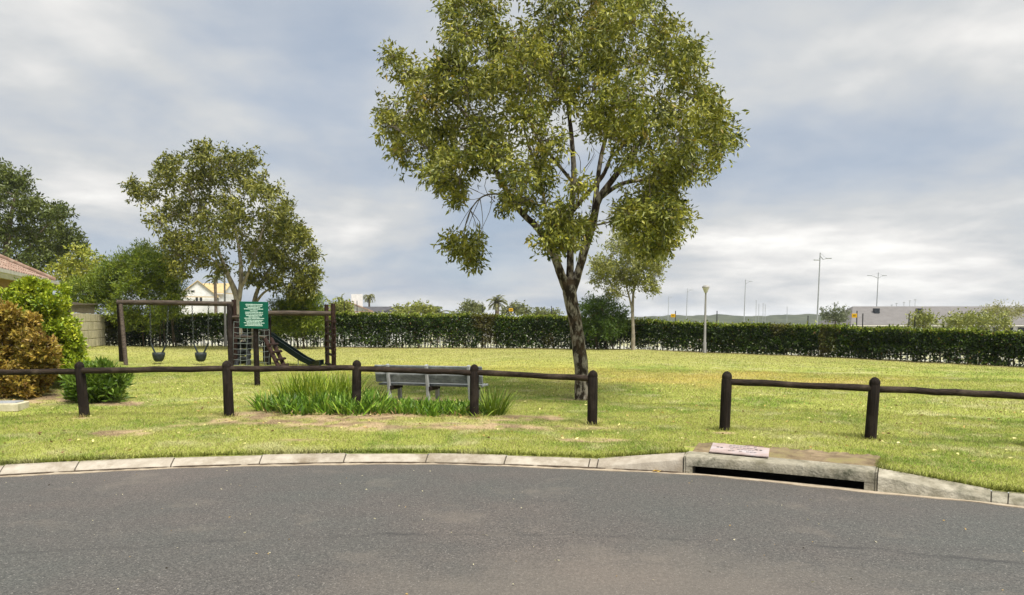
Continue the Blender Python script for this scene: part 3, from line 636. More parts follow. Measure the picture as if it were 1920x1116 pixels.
# left pair behind the climbing frame
pxtree('tree', 'wide olive tree with forked pale limbs behind the green sign', 33, (447, 652), [[(447, 655, 0, .2), (447, 610, 0, .16), (446, 570, 0, .15), (440, 545, 0, .13), (425, 510, -.2, .09), (405, 460, -.3, .07), (380, 400, -.3, .05), (350, 350, -.3, .02)],
       [(446, 570, 0, .12), (452, 530, 0, .10), (450, 480, .2, .08), (440, 420, .2, .05), (430, 350, .2, .02)], [(450, 545, 0, .08), (470, 500, -.2, .06), (490, 440, -.3, .045), (505, 390, -.3, .02)], [(425, 510, 0, .05), (390, 480, .3, .04), (340, 440, .4, .02)]],
       [(262, 362, 16), (290, 365, 22), (250, 350, 10), (310, 330, 34), (325, 300, 18), (375, 300, 28), (380, 282, 14), (350, 345, 40), (400, 330, 42), (440, 310, 34), (470, 300, 22), (415, 300, 28), (320, 395, 34), (300, 415, 24), (365, 400, 44), (420, 390, 46), (470, 360, 42), (505, 365, 26), (500, 410, 42),
        (530, 390, 20), (450, 430, 42), (345, 445, 36), (320, 450, 24), (330, 480, 28), (365, 485, 28), (345, 508, 20), (395, 450, 40), (480, 470, 38), (520, 440, 30), (410, 500, 26)],
       70, 9, .42, .19, .075, OLIVE2, bark=BARKP, sub=6, subr=.45, shrink=.2, seed=21, depth=.8)
pxtree('tree', 'shorter olive tree spreading to the right of the forked tree', 35, (478, 652), [[(478, 655, 0, .14), (476, 600, 0, .12), (478, 560, 0, .1), (495, 520, 0, .07), (525, 480, 0, .04), (550, 450, 0, .02)], [(478, 570, 0, .07), (500, 545, -.2, .05), (545, 530, -.3, .03), (575, 510, -.3, .015)]],
       [(540, 440, 26), (565, 450, 24), (580, 480, 22), (590, 510, 16), (570, 520, 26), (540, 490, 34), (505, 480, 30), (510, 525, 28), (550, 545, 24), (585, 540, 14), (480, 520, 24), (525, 415, 16), (560, 430, 14)],
       110, 10, .42, .19, .075, OLIVE2, shrink=.2, bark=BARKP, seed=22, depth=.9)
# far left dark tree behind the house
pxtree('tree', 'dark green tree rising behind the tiled house', 44, (18, 640), [[(18, 640, 0, .3), (15, 540, 0, .25), (12, 470, 0, .2), (20, 410, 0, .12), (30, 360, 0, .05)], [(15, 520, 0, .15), (50, 470, 0, .1), (90, 420, 0, .05)]],
       [(10, 330, 40), (40, 340, 26), (-40, 340, 50), (20, 385, 46), (60, 385, 30), (85, 400, 34), (110, 415, 30), (125, 440, 26), (140, 450, 18), (100, 450, 38), (60, 440, 40), (15, 440, 36), (-40, 430, 60), (80, 480, 36), (110, 478, 24), (40, 490, 32), (-10, 480, 30), (55, 510, 24), (148, 460, 10)],
       48, 9, .5, .24, .10, DARKG, sub=6, subr=.45, shrink=.2, bark=BARKB, seed=23, depth=.8)
# feathery shrubs
FEA = [(.120, .158, .016, 4), (.078, .115, .013, 3), (.215, .235, .026, 2.8), (.035, .062, .010, 2.4)]
def stems(xs, y0, y1, r=.035): return [[(x, y0, random.uniform(-.4, .4), r), (x+random.uniform(-6, 6), (y0+y1)/2, 0, r*.8), (x+random.uniform(-14, 14), y1, 0, r*.4)] for x in xs]
pxtree('feathery_shrub', 'broad feathery green shrub behind the swings', 34.5, (290, 652), stems((285, 300, 312, 325, 330, 270), 652, 560),
       [(240, 500, 30), (270, 490, 28), (300, 500, 28), (275, 470, 12), (215, 530, 32), (185, 550, 34), (150, 545, 26), (170, 575, 20), (140, 565, 16), (250, 545, 38), (295, 540, 36), (322, 530, 24), (325, 560, 22), (300, 580, 28), (255, 580, 26), (215, 575, 24), (332, 585, 12), (240, 600, 16), (285, 610, 16), (320, 505, 16), (205, 500, 18), (130, 545, 16), (190, 515, 16), (262, 470, 8), (310, 478, 8)],
       210, 12, .45, .18, .040, FEA, cat='shrub', group='feathery shrubs', bark=BARKB, shrink=.2, droop=.05, spread=.55, seed=31, depth=.7)
pxtree('feathery_shrub', 'rounded feathery green shrub beside the monkey bars', 36, (565, 654), stems((560, 568, 572), 654, 600),
       [(530, 580, 22), (555, 565, 20), (580, 570, 20), (600, 585, 16), (565, 590, 24), (540, 605, 22), (585, 605, 20), (560, 618, 16), (515, 590, 12), (608, 600, 10), (550, 552, 10), (590, 556, 8), (520, 610, 12)],
       230, 12, .42, .17, .040, FEA, cat='shrub', group='feathery shrubs', bark=BARKB, droop=.05, spread=.55, shrink=.15, seed=32)
pxtree('shrub', 'yellow-green leafy shrub against the precast wall top', 39, (150, 640), stems((150, 160), 640, 520),
       [(130, 500, 20), (155, 490, 22), (180, 495, 18), (145, 515, 22), (110, 510, 14), (170, 515, 22), (120, 530, 16)], 70, 9, .35, .2, .08,
       [(.22, .22, .03, 4), (.14, .17, .025, 3), (.30, .26, .05, 1), (.07, .09, .02, 1)], cat='shrub', bark=BARKB, seed=33, droop=-.1)
pxtree('shrub', 'dark green bush beside the slim young tree', 36.3, (1128, 655), stems((1120, 1135, 1150), 655, 610),
       [(1110, 590, 24), (1130, 580, 24), (1150, 595, 22), (1100, 605, 16), (1130, 610, 26), (1160, 610, 18), (1115, 625, 22), (1150, 628, 20), (1120, 566, 12), (1140, 565, 12), (1165, 590, 10), (1100, 575, 10)], 90, 10, .35, .17, .05,
       [(.055, .095, .016, 4), (.09, .13, .02, 2), (.03, .055, .012, 3)], cat='shrub', bark=BARKB, seed=34, droop=-.1)

# conifers by the house
def conifer(name, label, d, base, clumps, pal, seed, L=.085, W=.045, dens=900):
    pxtree(name, label, d, base, [[(base[0], base[1], 0, .06), (base[0], base[1]-80, 0, .04), (base[0], base[1]-120, 0, .02)]], clumps, dens, 7, .10, L, W, pal, cat='shrub', bark=BARKB, seed=seed, droop=.25, spread=.6, power=.35, depth=.75, out=1.0, tbias=.25, sub=13, subr=.36)
conifer('golden_conifer', 'lime green golden conifer behind the bronze shrub', 16.2, (95, 722), [(60, 560, 28), (95, 565, 24), (30, 570, 28), (0, 565, 26), (-30, 575, 28), (75, 590, 28), (110, 590, 22), (45, 600, 28), (120, 615, 24), (95, 625, 28), (135, 640, 22), (115, 655, 26), (140, 665, 20), (148, 680, 14), (125, 685, 22), (100, 690, 26), (70, 650, 30), (85, 705, 20), (20, 610, 30), (-20, 610, 30), (130, 700, 14), (60, 535, 10), (40, 548, 14), (80, 545, 12)],
        [(.25, .29, .018, 4), (.15, .21, .018, 3), (.06, .105, .012, 2), (.34, .34, .03, 2)], 41)
conifer('bronze_conifer', 'orange-brown conifer bush beside the log fence', 14.3, (40, 748), [(30, 605, 24), (0, 600, 26), (55, 625, 24), (75, 650, 22), (85, 675, 20), (40, 650, 28), (5, 640, 30), (-30, 620, 30), (65, 690, 24), (30, 690, 30), (-10, 690, 30), (80, 700, 18), (50, 720, 22), (20, 725, 24), (-20, 725, 26), (92, 665, 12), (60, 735, 12), (5, 588, 14), (60, 605, 12)],
        [(.29, .185, .040, 3), (.21, .145, .032, 3), (.15, .14, .03, 2.6), (.09, .036, .018, 2.4), (.38, .27, .06, 1.6)], 42)

# strap-leaved plants
STRAP = [(.075, .145, .014, 4), (.125, .205, .022, 3), (.045, .095, .012, 2), (.20, .26, .045, 1.2), (.34, .31, .12, .35)]
def straps(name, label, spots, L, W, pal, cat, group=None, up=1.0, bend=.5, n=30, parent=None, kind=None, dead=0):
    BS, DS = [], []
    for (x, y, r, k) in spots:
        a = rng.uniform(0, 2*math.pi, k); q = r*rng.random(k)**.6; bx = x+np.cos(a)*q; by = y+np.sin(a)*q
        BS.append(np.stack((bx, by, zt(bx, by)-.01), 1)); DS.append(unit(np.stack((np.cos(a)*q/r*.7+rng.normal(0, .28, k), np.sin(a)*q/r*.7+rng.normal(0, .28, k), np.full(k, up)), 1)))
    b = np.concatenate(BS); d = np.concatenate(DS); n = len(b); V, F, C = ribbons(b, d, L*rng.uniform(.6, 1.2, n), W*rng.uniform(.75, 1.25, n), pick(pal, n, .25), bend*rng.uniform(.2, 1.5, n), 4)
    org = (spots[0][0], spots[0][1], float(zt(spots[0][0], spots[0][1])))
    return npmesh(name, V, F, GLOSSLEAF, None, C, kind=kind, label=label, cat=cat, group=group, origin=org)
def spot(px, py, d, r, k): g = P(px, py, d); return (g.x, g.y, r, k)
GR2 = [(.145, .20, .018, 4), (.22, .27, .03, 3), (.09, .145, .014, 2), (.29, .30, .06, 1)]
for px, d, r, k in ((548, 13.1, .22, 110), (575, 13.4, .25, 150), (605, 13.6, .25, 150), (632, 13.4, .24, 130), (590, 12.9, .2, 90), (655, 13.5, .2, 80)):
    straps('strap_leaf_clump', 'tall bright grassy clump at the end of the bed left of the bench', [spot(px, 740, d, r, k)], .62, .017, GR2, 'plant', 'tall grassy clumps in the bed', 1.0, .35)
straps('strap_leaf_clump', 'isolated spiky grassy clump at the foot of the post by the bench', [spot(925, 770, 12.2, .2, 170)], .52, .016, [(.10, .15, .016, 4), (.16, .21, .03, 2), (.05, .09, .012, 2)], 'plant', None, 1.0, .45)
bed = []; low = []
for px in range(492, 900, 11):
    lo, hi = (11.9+.12*math.sin(px*.045)+.08*math.sin(px*.13), 13.1)
    if px < 530: lo, hi = 12.25, 12.9
    if px > 705: hi = 13.0
    for d in np.arange(lo, hi, .17): (low if px > 712 else bed).append(spot(px+random.uniform(-6, 6), 760, d+random.uniform(-.05, .05), .13, 13))
for px in range(560, 706, 12):
    for d in (13.3, 13.5, 13.75): bed.append(spot(px+random.uniform(-5, 5), 750, d+.45*(px > 690), .13, 11))
straps('ground_cover', 'low fleshy green strap leaves filling the bed around the bench', bed, .31, .03, STRAP, 'plants', None, .8, .55, kind='stuff')
straps('ground_cover', 'short fleshy green leaves along the foot of the bench', low, .215, .03, STRAP, 'plants', None, .8, .5, kind='stuff')
lit = [(x+rng.normal(0, .1), y-.18, .12, 3) for x, y, r, k in bed+low if y < 12.25]
straps('dead_leaves', 'dry pinkish dead leaves along the edge of the bed', lit, .17, .018, [(.30, .20, .13, 3), (.17, .10, .07, 3), (.42, .36, .26, 1)], 'dead leaves', None, .15, .3, kind='stuff')
pxtree('leafy_bush', 'low dark green leafy bush behind a fence post near the conifers', 13.8, (182, 752), [[(182, 755, 0, .03), (182, 738, 0, .02), (180, 725, 0, .01)]],
       [(150, 722, 20), (178, 712, 22), (208, 718, 20), (165, 735, 22), (198, 736, 22), (226, 716, 12), (142, 742, 14), (215, 742, 12), (182, 740, 22), (190, 698, 12), (160, 702, 10)], 330, 9, .16, .15, .04,
       [(.065, .115, .016, 4), (.10, .16, .022, 3), (.035, .065, .01, 2), (.17, .22, .04, 1)], cat='bush', bark=BARKB, seed=35, droop=.55, spread=.5, leafm=GLOSSLEAF, tbias=.5, shrink=.06)

# ================================================================== HEDGE
def hedge(name, label, pts, tops, i0, i1, seed, dens=3300):
    global rng
    keep = rng; rng = np.random.default_rng(seed)
    P0 = np.array([(p.x, p.y) for p in pts]); seg = np.linalg.norm(np.diff(P0, axis=0), axis=1); cum = np.concatenate(([0], np.cumsum(seg))); Ltot = cum[-1]
    n = int(Ltot*dens); s = rng.random(n)*Ltot
    x = np.interp(s, cum, P0[:, 0]); y = np.interp(s, cum, P0[:, 1]); H = np.interp(s, cum, tops)
    tx = np.interp(s+.1, cum, P0[:, 0])-np.interp(s-.1, cum, P0[:, 0]); ty = np.interp(s+.1, cum, P0[:, 1])-np.interp(s-.1, cum, P0[:, 1]); q = np.hypot(tx, ty); nx, ny = -ty/q, tx/q
    g = zt(x, y); v = rng.random(n)**.8; H = H-g
    wdt = .33+.17*(fbm(s, v*3, .8, 4)-.5)*2+.12*(fbm(s, v*3, .25, 6)-.5)*2
    u = rng.uniform(-1, 1, n); u = np.sign(u)*np.abs(u)**.45*wdt
    htop = H*(1+.10*(fbm(s, s*0, .9, 2)-.5)*2+.03*(fbm(s, s*0, .2, 3)-.5)*2)
    tip = rng.random(n) < .05
    z = g+.03+v*(htop-.03)+np.where(tip & (v > .9), rng.random(n)*.16, 0)
    thin = sstep(.62, .10, (z-g)/H)*sstep(.34, .58, .6*fbm(s, z*2, .8, 31)+.4*fbm(s, z*.6, .16, 71, 2))*(.25+.75*sstep(.36, .56, fbm(s, s*0, 3.5, 90, 2))); keepm = rng.random(n) > thin*.96
    pos = np.stack((x+nx*u, y+ny*u, z), 1)
    d = unit(rng.normal(size=(n, 3))*.7+np.stack((nx*np.sign(u)*.6, ny*np.sign(u)*.6, np.where(v > .85, .6, -.1)), 1))
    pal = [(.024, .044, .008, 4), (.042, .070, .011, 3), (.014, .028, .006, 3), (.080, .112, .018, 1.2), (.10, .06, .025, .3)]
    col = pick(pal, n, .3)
    col = col*(.55+.9*fbm(s, z*1.5, .45, 15, 3))[:, None]; topm = (v > .93)[:, None]; col = np.where(topm & (rng.random((n, 1)) < .75), pick([(.145, .185, .025, 3), (.19, .205, .035, 2)], n, .2), col)   # lit hedge top painted into the leaf colours
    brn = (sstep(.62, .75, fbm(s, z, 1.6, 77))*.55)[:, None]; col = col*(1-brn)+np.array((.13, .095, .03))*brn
    pos, d, col = pos[keepm], d[keepm], col[keepm]; n = len(pos)
    root = thing(name, label, 'hedge', (float(P0[0, 0]), float(P0[0, 1]), float(zt(*P0[0]))), 'clipped boundary hedge')
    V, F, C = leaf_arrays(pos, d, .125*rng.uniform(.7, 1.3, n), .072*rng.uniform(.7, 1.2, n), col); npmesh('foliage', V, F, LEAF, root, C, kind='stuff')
    m = MB(); ss = 0
    while ss < Ltot:
        xx, yy = np.interp(ss, cum, P0[:, 0]), np.interp(ss, cum, P0[:, 1]); hh = np.interp(ss, cum, tops); g0 = float(zt(xx, yy)); o = random.uniform(-.15, .15)
        m.tube([(xx, yy+o, g0-.05), (xx+random.uniform(-.06, .06), yy+o, g0+(hh-g0)*.35), (xx+random.uniform(-.15, .15), yy, g0+(hh-g0)*.8)], [.028, .02, .01], 5); ss += random.uniform(.16, .4)
    m.build('stems', BARKB, root, kind='stuff'); rng = keep
def topz(px, py, d): return P(px, py, d).z
HT = [topz(196, 593, 35.5), topz(300, 592, 37.5), topz(630, 589, 39.2), topz(1000, 592.5, 38.4), topz(1190, 602, 37), topz(1330, 607, 35.2), topz(1540, 611, 31.8), topz(1590, 615, 30.8), topz(1920, 625, 26.6), topz(2100, 630, 24.5)]
hedge('hedge', 'long dark clipped hedge behind the playground and lamp post', HEDGE[:7], HT[:7], 0, 0, 51)
hedge('hedge', 'dark clipped hedge in front of the long grey-roofed building', [P(1537, 671, 31.2)]+HEDGE[7:], [HT[6]+.02]+HT[7:], 0, 0, 52)
# steel fence behind the hedge
fp = [Vector((h.x+.15, h.y+1.1, 0)) for h in HEDGE]; fr = thing('palisade_fence', 'pale steel paling fence glimpsed through the hedge', 'fence', ground(fp[0]))
m = MB()
for i in range(len(fp)-1):
    a, b = fp[i], fp[i+1]; L = (b-a).length; k = int(L/.17); dz = (HT[i], HT[i+1])
    for j in range(k):
        q = a.lerp(b, j/k); g = float(zt(q.x, q.y)); h = dz[0]+(dz[1]-dz[0])*j/k-(.05 if random.random() < .93 else -.05)
        m.box((q.x, q.y, (g+h)/2), (.06, .02, h-g)); m.poly([(q.x-.03, q.y, h), (q.x+.03, q.y, h), (q.x, q.y, h+.07)], [(0, 1, 2)])
m.build('palings', PALEST, fr, kind='stuff')
for i in range(len(fp)-1):
    a, b = ground(fp[i]), ground(fp[i+1])
    for h in (.35, 1.15): MB().beam(a+Vector((0, .03, h)), b+Vector((0, .03, h)), .03, .05).build('fence_rail', PALEST, fr)
def onfence(px):
    for i in range(len(fp)-1):
        for t in np.linspace(0, 1, 60):
            q = fp[i].lerp(fp[i+1], t)
            if abs(q.x/q.y*FPX+960-px) < 6: return q
    return fp[-1]
for px, t in ((645, 566), (669, 564), (905, 572), (964, 578), (1034, 574), (1267, 583), (1345, 583), (1516, 592), (1608, 583), (1619, 588), (1706, 588), (1717, 594)):
    q = onfence(px); g = ground(q); b = P(px, t, q.y); MB().tube([(b.x, q.y+.05, g.z), b+Vector((0, .05, 0))], .022, 6).build('fence_post', BLACKST, fr)
for px, t in ((958, 581), (1262, 592), (1602, 592)):
    q = onfence(px); b = P(px, t, q.y-.05); MB().box(b, (.22, .012, .17), None, .004).build('warning_plate', YELLOW, fr)
    z0 = MB(); [z0.box(b+Vector((dx, -.009, dz)), (.13, .004, .014)) for dx, dz in ((0, .03), (0, -.01))]; z0.build('print', BLACKST, fr)

# ================================================================== SIGN
sg = G(482, 724); d = sg.y; sign = thing('sign', 'green playground notice board with white lines of text on a dark post', 'sign', sg)
tb = P(473.5, 565, d); bb = P(473.5, 616, d); cxp = P(476, 591, d-.06)
MB().tube([Vector((sg.x, d+.03, sg.z-.15)), P(480, 650, d+.03), P(479.5, 575, d+.03)], [.065, .06, .055], 10).build('post', DARKWOOD, sign, smooth=True)
bw, bh = M2(53.5, d), M2(50, d); rot = Matrix.Rotation(R(1.2), 3, 'Y')
board = MB().box(cxp, (bw, .02, bh), rot, .006).build('board', GREENP, sign)
LINES = [(185, 310, 870), (235, 325, 865), (290, 380, 790), (335, 265, 895), (395, 460, 720), (445, 300, 880), (500, 305, 880), (553, 330, 850), (600, 415, 775), (645, 275, 925), (705, 300, 885), (750, 345, 840), (797, 260, 935), (840, 350, 840), (885, 290, 900)]
for (yy, x0, x1) in LINES:
    m = MB(); x = x0
    while x < x1:
        wlen = random.choice((70, 95, 120, 150)); e = min(x+wlen, x1); q = x
        while q < e:
            lw = random.uniform(11, 17); hh = random.choice((22, 26, 30))
            c = cxp+rot @ Vector(((q+lw/2-583)/955*bw, -.0125, -(yy-537)/895*bh)); m.box(c, (lw/955*bw, .003, hh/895*bh), rot); q += lw+3
        x = e+16
    m.build('text_line', WHITEP, board)

# ================================================================== SWINGS + CLIMBING FRAME
def log(parent, name, a, b, r, m, n=10): return MB().tube([a, a.lerp(b, .35)+Vector((0, 0, r*.1)), a.lerp(b, .7), b], [r, r*1.03, r*.98, r*.96], n).build(name, m, parent, smooth=True)
def gp(px, py): return G(px, py)-Vector((0, 0, .1))
sd_ = 25.5; sr = thing('swing_set', 'dark log swing frame with a long silvered top beam', 'swing set', G(232, 683))
def pz(px, py, d): q = P(px, py, d); return q
def foot(px, d): q = P(px, 683, d); return Vector((q.x, q.y, float(zt(q.x, q.y))-.1))
log(sr, 'top_beam', P(220, 567, 25.5), P(436, 570, 25.4), .085, GREYWOOD)
log(sr, 'frame_leg', foot(229, 26.1), P(224, 571, 25.55), .095, DARKWOOD); log(sr, 'frame_leg', foot(236.5, 24.8), P(226, 571, 25.4), .07, GREYWOOD)
log(sr, 'frame_leg', foot(433, 24.9), P(429.5, 571, 25.35), .085, DARKWOOD)
for px0, px1, tx0, tx1, lab in ((283, 312, 281, 316, 'black bucket swing nearer the outer frame legs'), (363, 390, 360, 391, 'black bucket swing nearer the climbing frame')):
    c = P((px0+px1)/2, 668, 25.45); sw = thing('swing', lab, 'swing', P((px0+px1)/2, 677, 25.45), 'bucket swings')
    for p, t in ((px0, tx0), (px1, tx1)):
        a = P(p, 646, 25.45); b = P(t, 571, 25.45); m = MB(); k = 22
        for i in range(k): m.torus(a.lerp(b, (i+.5)/k), (1, .2, 0) if i % 2 else (.2, 1, 0), .030, .010, 6, 4)
        m.build('chain', CHAIN, sw)
        MB().tube([a+Vector((0, 0, .04)), P(p+(5 if p == px0 else -5), 656, 25.45), P(p+(8 if p == px0 else -8), 662, 25.45)], [.028, .03, .032], 7).build('strap', SWINGM, sw)
    m = MB(); ring = []; W_ = M2(px1-px0-4, 25.45)/2
    for hz, wx, wy in ((661, 1.0, .17), (666, .98, .17), (671, .86, .15), (675, .72, .12), (677, .5, .08)):
        q = P((px0+px1)/2, hz, 25.45); ring.append([q+Vector((math.cos(t)*W_*.82*wx, math.sin(t)*wy, 0)) for t in np.linspace(0, 2*math.pi, 15)[:-1]])
    pts = sum(ring, []); fs = [(i*14+j, i*14+(j+1) % 14, (i+1)*14+(j+1) % 14, (i+1)*14+j) for i in range(4) for j in range(14)]+[tuple(range(56, 70))]
    sb = m.poly(pts, fs).build('bucket_seat', SWINGM, sw, smooth=True); sb.modifiers.new('thick', 'SOLIDIFY').thickness = .02
cf = thing('climbing_frame', 'log climbing frame with rope nets, tyres, monkey bar and slide', 'climbing frame', G(470, 686))
dn, df = 25.2, 26.9
log(cf, 'post', foot(441, dn+.4), P(438.5, 562, dn+.4), .085, REDWOOD); log(cf, 'post', foot(446, df), P(444, 590, df), .08, DARKWOOD)
log(cf, 'post', foot(504, dn+.3), P(504, 583, dn+.3), .08, DARKWOOD); log(cf, 'post', foot(497, df), P(496, 590, df), .075, DARKWOOD)
log(cf, 'cross_bar', P(436, 595, dn+.25), P(506, 593, dn+.25), .05, GREYWOOD); log(cf, 'cross_bar', P(442, 632, dn+.2), P(477, 632, dn+.2), .045, GREYWOOD); log(cf, 'cross_bar', P(478, 632, dn+.2), P(500, 632, dn+.2), .045, GREYWOOD)
log(cf, 'cross_bar', P(444, 612, df), P(498, 612, df), .05, DARKWOOD)
for i in range(8):
    a = P(441+0*i, 640, dn+.55+i*.19); b = P(505, 640, dn+.55+i*.19); a.z = b.z = P(470, 634, dn).z; MB().beam(a, b, .15, .035).build('deck_plank', GREYWOOD, cf)
log(cf, 'monkey_beam', P(498, 587.5, dn+.1), P(622, 588, dn+.1), .085, GREYWOOD)
l1, l2 = 26.0, 24.3
log(cf, 'ladder_post', foot(614, l1), P(612, 571, l1), .075, REDWOOD); log(cf, 'ladder_post', foot(626, l2), P(624.5, 569.5, l2), .075, REDWOOD)
for y1, y2 in ((602, 603), (614, 616), (626, 629), (639, 643), (651, 656), (662, 668), (681, 687)): log(cf, 'rung', P(611, y1, l1+.1), P(628.5, y2, l2-.2), .045, REDWOOD, 7)
for (x0, x1, y0, y1) in ((438, 476, 603, 686), (485, 505, 618, 686)):
    net = MB(); k = max(2, int((x1-x0)/10)+1)
    for i in range(k):
        x = x0+(x1-x0)*i/(k-1); net.tube([P(x+random.uniform(-1, 1), y, dn) for y in np.linspace(y0, y1, 6)], .008, 5)
    for y in np.arange(y0, y1+1, 10.2): net.tube([P(x0+(x1-x0)*t, y+random.uniform(-.8, .8)+1.2*math.sin(t*3.14), dn) for t in np.linspace(0, 1, 6)], .008, 5)
    net.build('cargo_net', ROPE, cf)
for i, (x, y, dd) in enumerate(((456, 640, 26.4), (455.5, 654, 26.1), (455, 668, 25.8), (455, 682, 25.5))):
    MB().torus(P(x, y, dd), (0, -.8, .62), .21, .085, 22, 10).build('tyre', RUBBER, cf, smooth=True)
top_, bot_ = P(504, 631, dn+.9), G(603, 690); pts = [top_, P(520, 642, dn+.8), P(548, 661, dn+.6), P(572, 677, dn+.4), P(588, 684.5, dn+.3), bot_+Vector((0, 0, .12))]
for off, w_, h_, nm in ((0, .46, .02, 'chute'), (-.24, .035, .17, 'slide_side'), (.24, .035, .17, 'slide_side')):
    m = MB()
    for a, b in zip(pts[:-1], pts[1:]):
        e = (b-a).normalized()*.01; o = Vector((0, off, .06 if off else 0)); m.beam(a+o-e, b+o+e, w_, h_)
    m.build(nm, SLIDEM, cf)
for px, py in ((562, 668), (583, 682)):
    q = P(px, py, dn+.5); g_ = float(zt(q.x, q.y)); MB().tube([(q.x, q.y-.2, g_-.05), (q.x, q.y-.2, q.z)], .02, 6).build('slide_leg', METAL, cf)
a, b = P(503, 636, dn-.1), G(531, 691)
for o in (-.3, .3): log(cf, 'ladder_plank', a+Vector((0, o, 0)), b+Vector((0, o, -.05)), .07, REDWOOD)
for t in (.25, .5, .75, .95):
    c = a.lerp(b, t)+Vector((.06, 0, .06)); log(cf, 'cleat', c+Vector((0, -.42, 0)), c+Vector((0, .42, 0)), .045, REDWOOD, 7)

# ================================================================== LAMP POSTS
def lamp(label, base, top, d, hw, r0=.07):
    a = P(*base, d); z = float(zt(a.x, a.y)); b = P(*top, d); root = thing('lamp_post', label, 'lamp post', (a.x, a.y, z), 'park lamp posts')
    b.x = a.x+(b.x-a.x)*.3
    MB().tube([(a.x, d, z-.1), (a.x, d, z+.5), (a.x, d, z+.52), (b.x, d, b.z-.3)], [r0*1.15, r0*1.1, r0*.85, r0*.55], 12).build('pole', POLEM, root, smooth=True)
    h = Vector((b.x, d, b.z)); lm = mat('lamp_bowl', (.56, .55, .52), (.5, .49, .46), 4, .3); cp = mat('lamp_cap', (.30, .29, .27), None, 4, .5)
    MB().tube([h-Vector((0, 0, .3)), h-Vector((0, 0, .26)), h-Vector((0, 0, .06))], [.06, .08, hw*.95], 16).build('bowl', lm, root, smooth=True)
    MB().tube([h-Vector((0, 0, .06)), h-Vector((0, 0, .02)), h+Vector((0, 0, .04)), h+Vector((0, 0, .05))], [hw, hw, hw*.6, .05], 16).build('cap', cp, root, smooth=True)
lamp('pale tapered park lamp with cone head before the open hedge', (1321, 661), (1325, 537), 34.3, .17)
lamp('pale park lamp half hidden by the forked tree', (423, 650), (423, 499), 36.6, .17)
for z in (600, 615): pass

# street lights far beyond
def streetlight(px, ptop, d, arms, label, r=.09):
    b = P(px, ptop, d); g = float(zt(b.x, b.y)); root = thing('street_light', label, 'street light', (b.x, b.y, g), 'street lights beyond the hedge')
    MB().tube([(b.x-.25, d, g), (b.x-.12, d, (g+b.z)/2), (b.x, d, b.z)], [r*1.3, r, r*.7], 8).build('pole', METAL, root, smooth=True)
    for s, ln, dz in arms:
        h = Vector((b.x, d, b.z-.6-.0)); e = h+Vector((s*ln, 0, dz)); MB().tube([h+Vector((0, 0, -.4 if dz >= 0 else .2)), h.lerp(e, .5)+Vector((0, 0, -.18)), e], [.05, .045, .04], 6).build('arm', METAL, root)
        MB().tube([h+Vector((0, 0, .55)), e], .015, 4).build('stay', METAL, root)
        MB().box(e+Vector((s*.3, 0, .02)), (.7, .25, .12), None, .03).build('luminaire', METAL, root)
streetlight(1538, 474, 92, [(1, .75, -.1), (-1, .12, -.3)], 'tallest single-armed steel street light beside the round grey-green tree')
streetlight(1647, 511, 130, [(1, .8, .05), (-1, 1.2, .05)], 'double-armed steel street light above the grey roof')
streetlight(1398, 524, 155, [(1, .8, .2)], 'steel street light standing midway along the far road')
streetlight(1289, 541, 200, [(1, .8, .2)], 'thin far street light just past the park lamp')
streetlight(1254, 555, 260, [(1, .8, .2)], 'thinnest and farthest steel street light')
for px, t, d in ((1418, 563, 300), (1423, 570, 300), (1431, 569, 300), (1435, 571, 300), (1672, 571, 160), (1681, 568, 160), (1695, 566, 160), (1706, 563, 160), (1716, 561, 160), (1476, 575, 400)):
    b = P(px, t, d); g = float(zt(b.x, b.y)); m = MB().tube([(b.x, d, g), (b.x, d, b.z)], .05*d/160, 5)
    m.box((b.x, d, b.z-.15), (.5, .1, .1)); m.build('mast', METAL, None, 'thin distant mast on the skyline', 'mast', 'thin masts on the skyline', origin=(b.x, d, g))

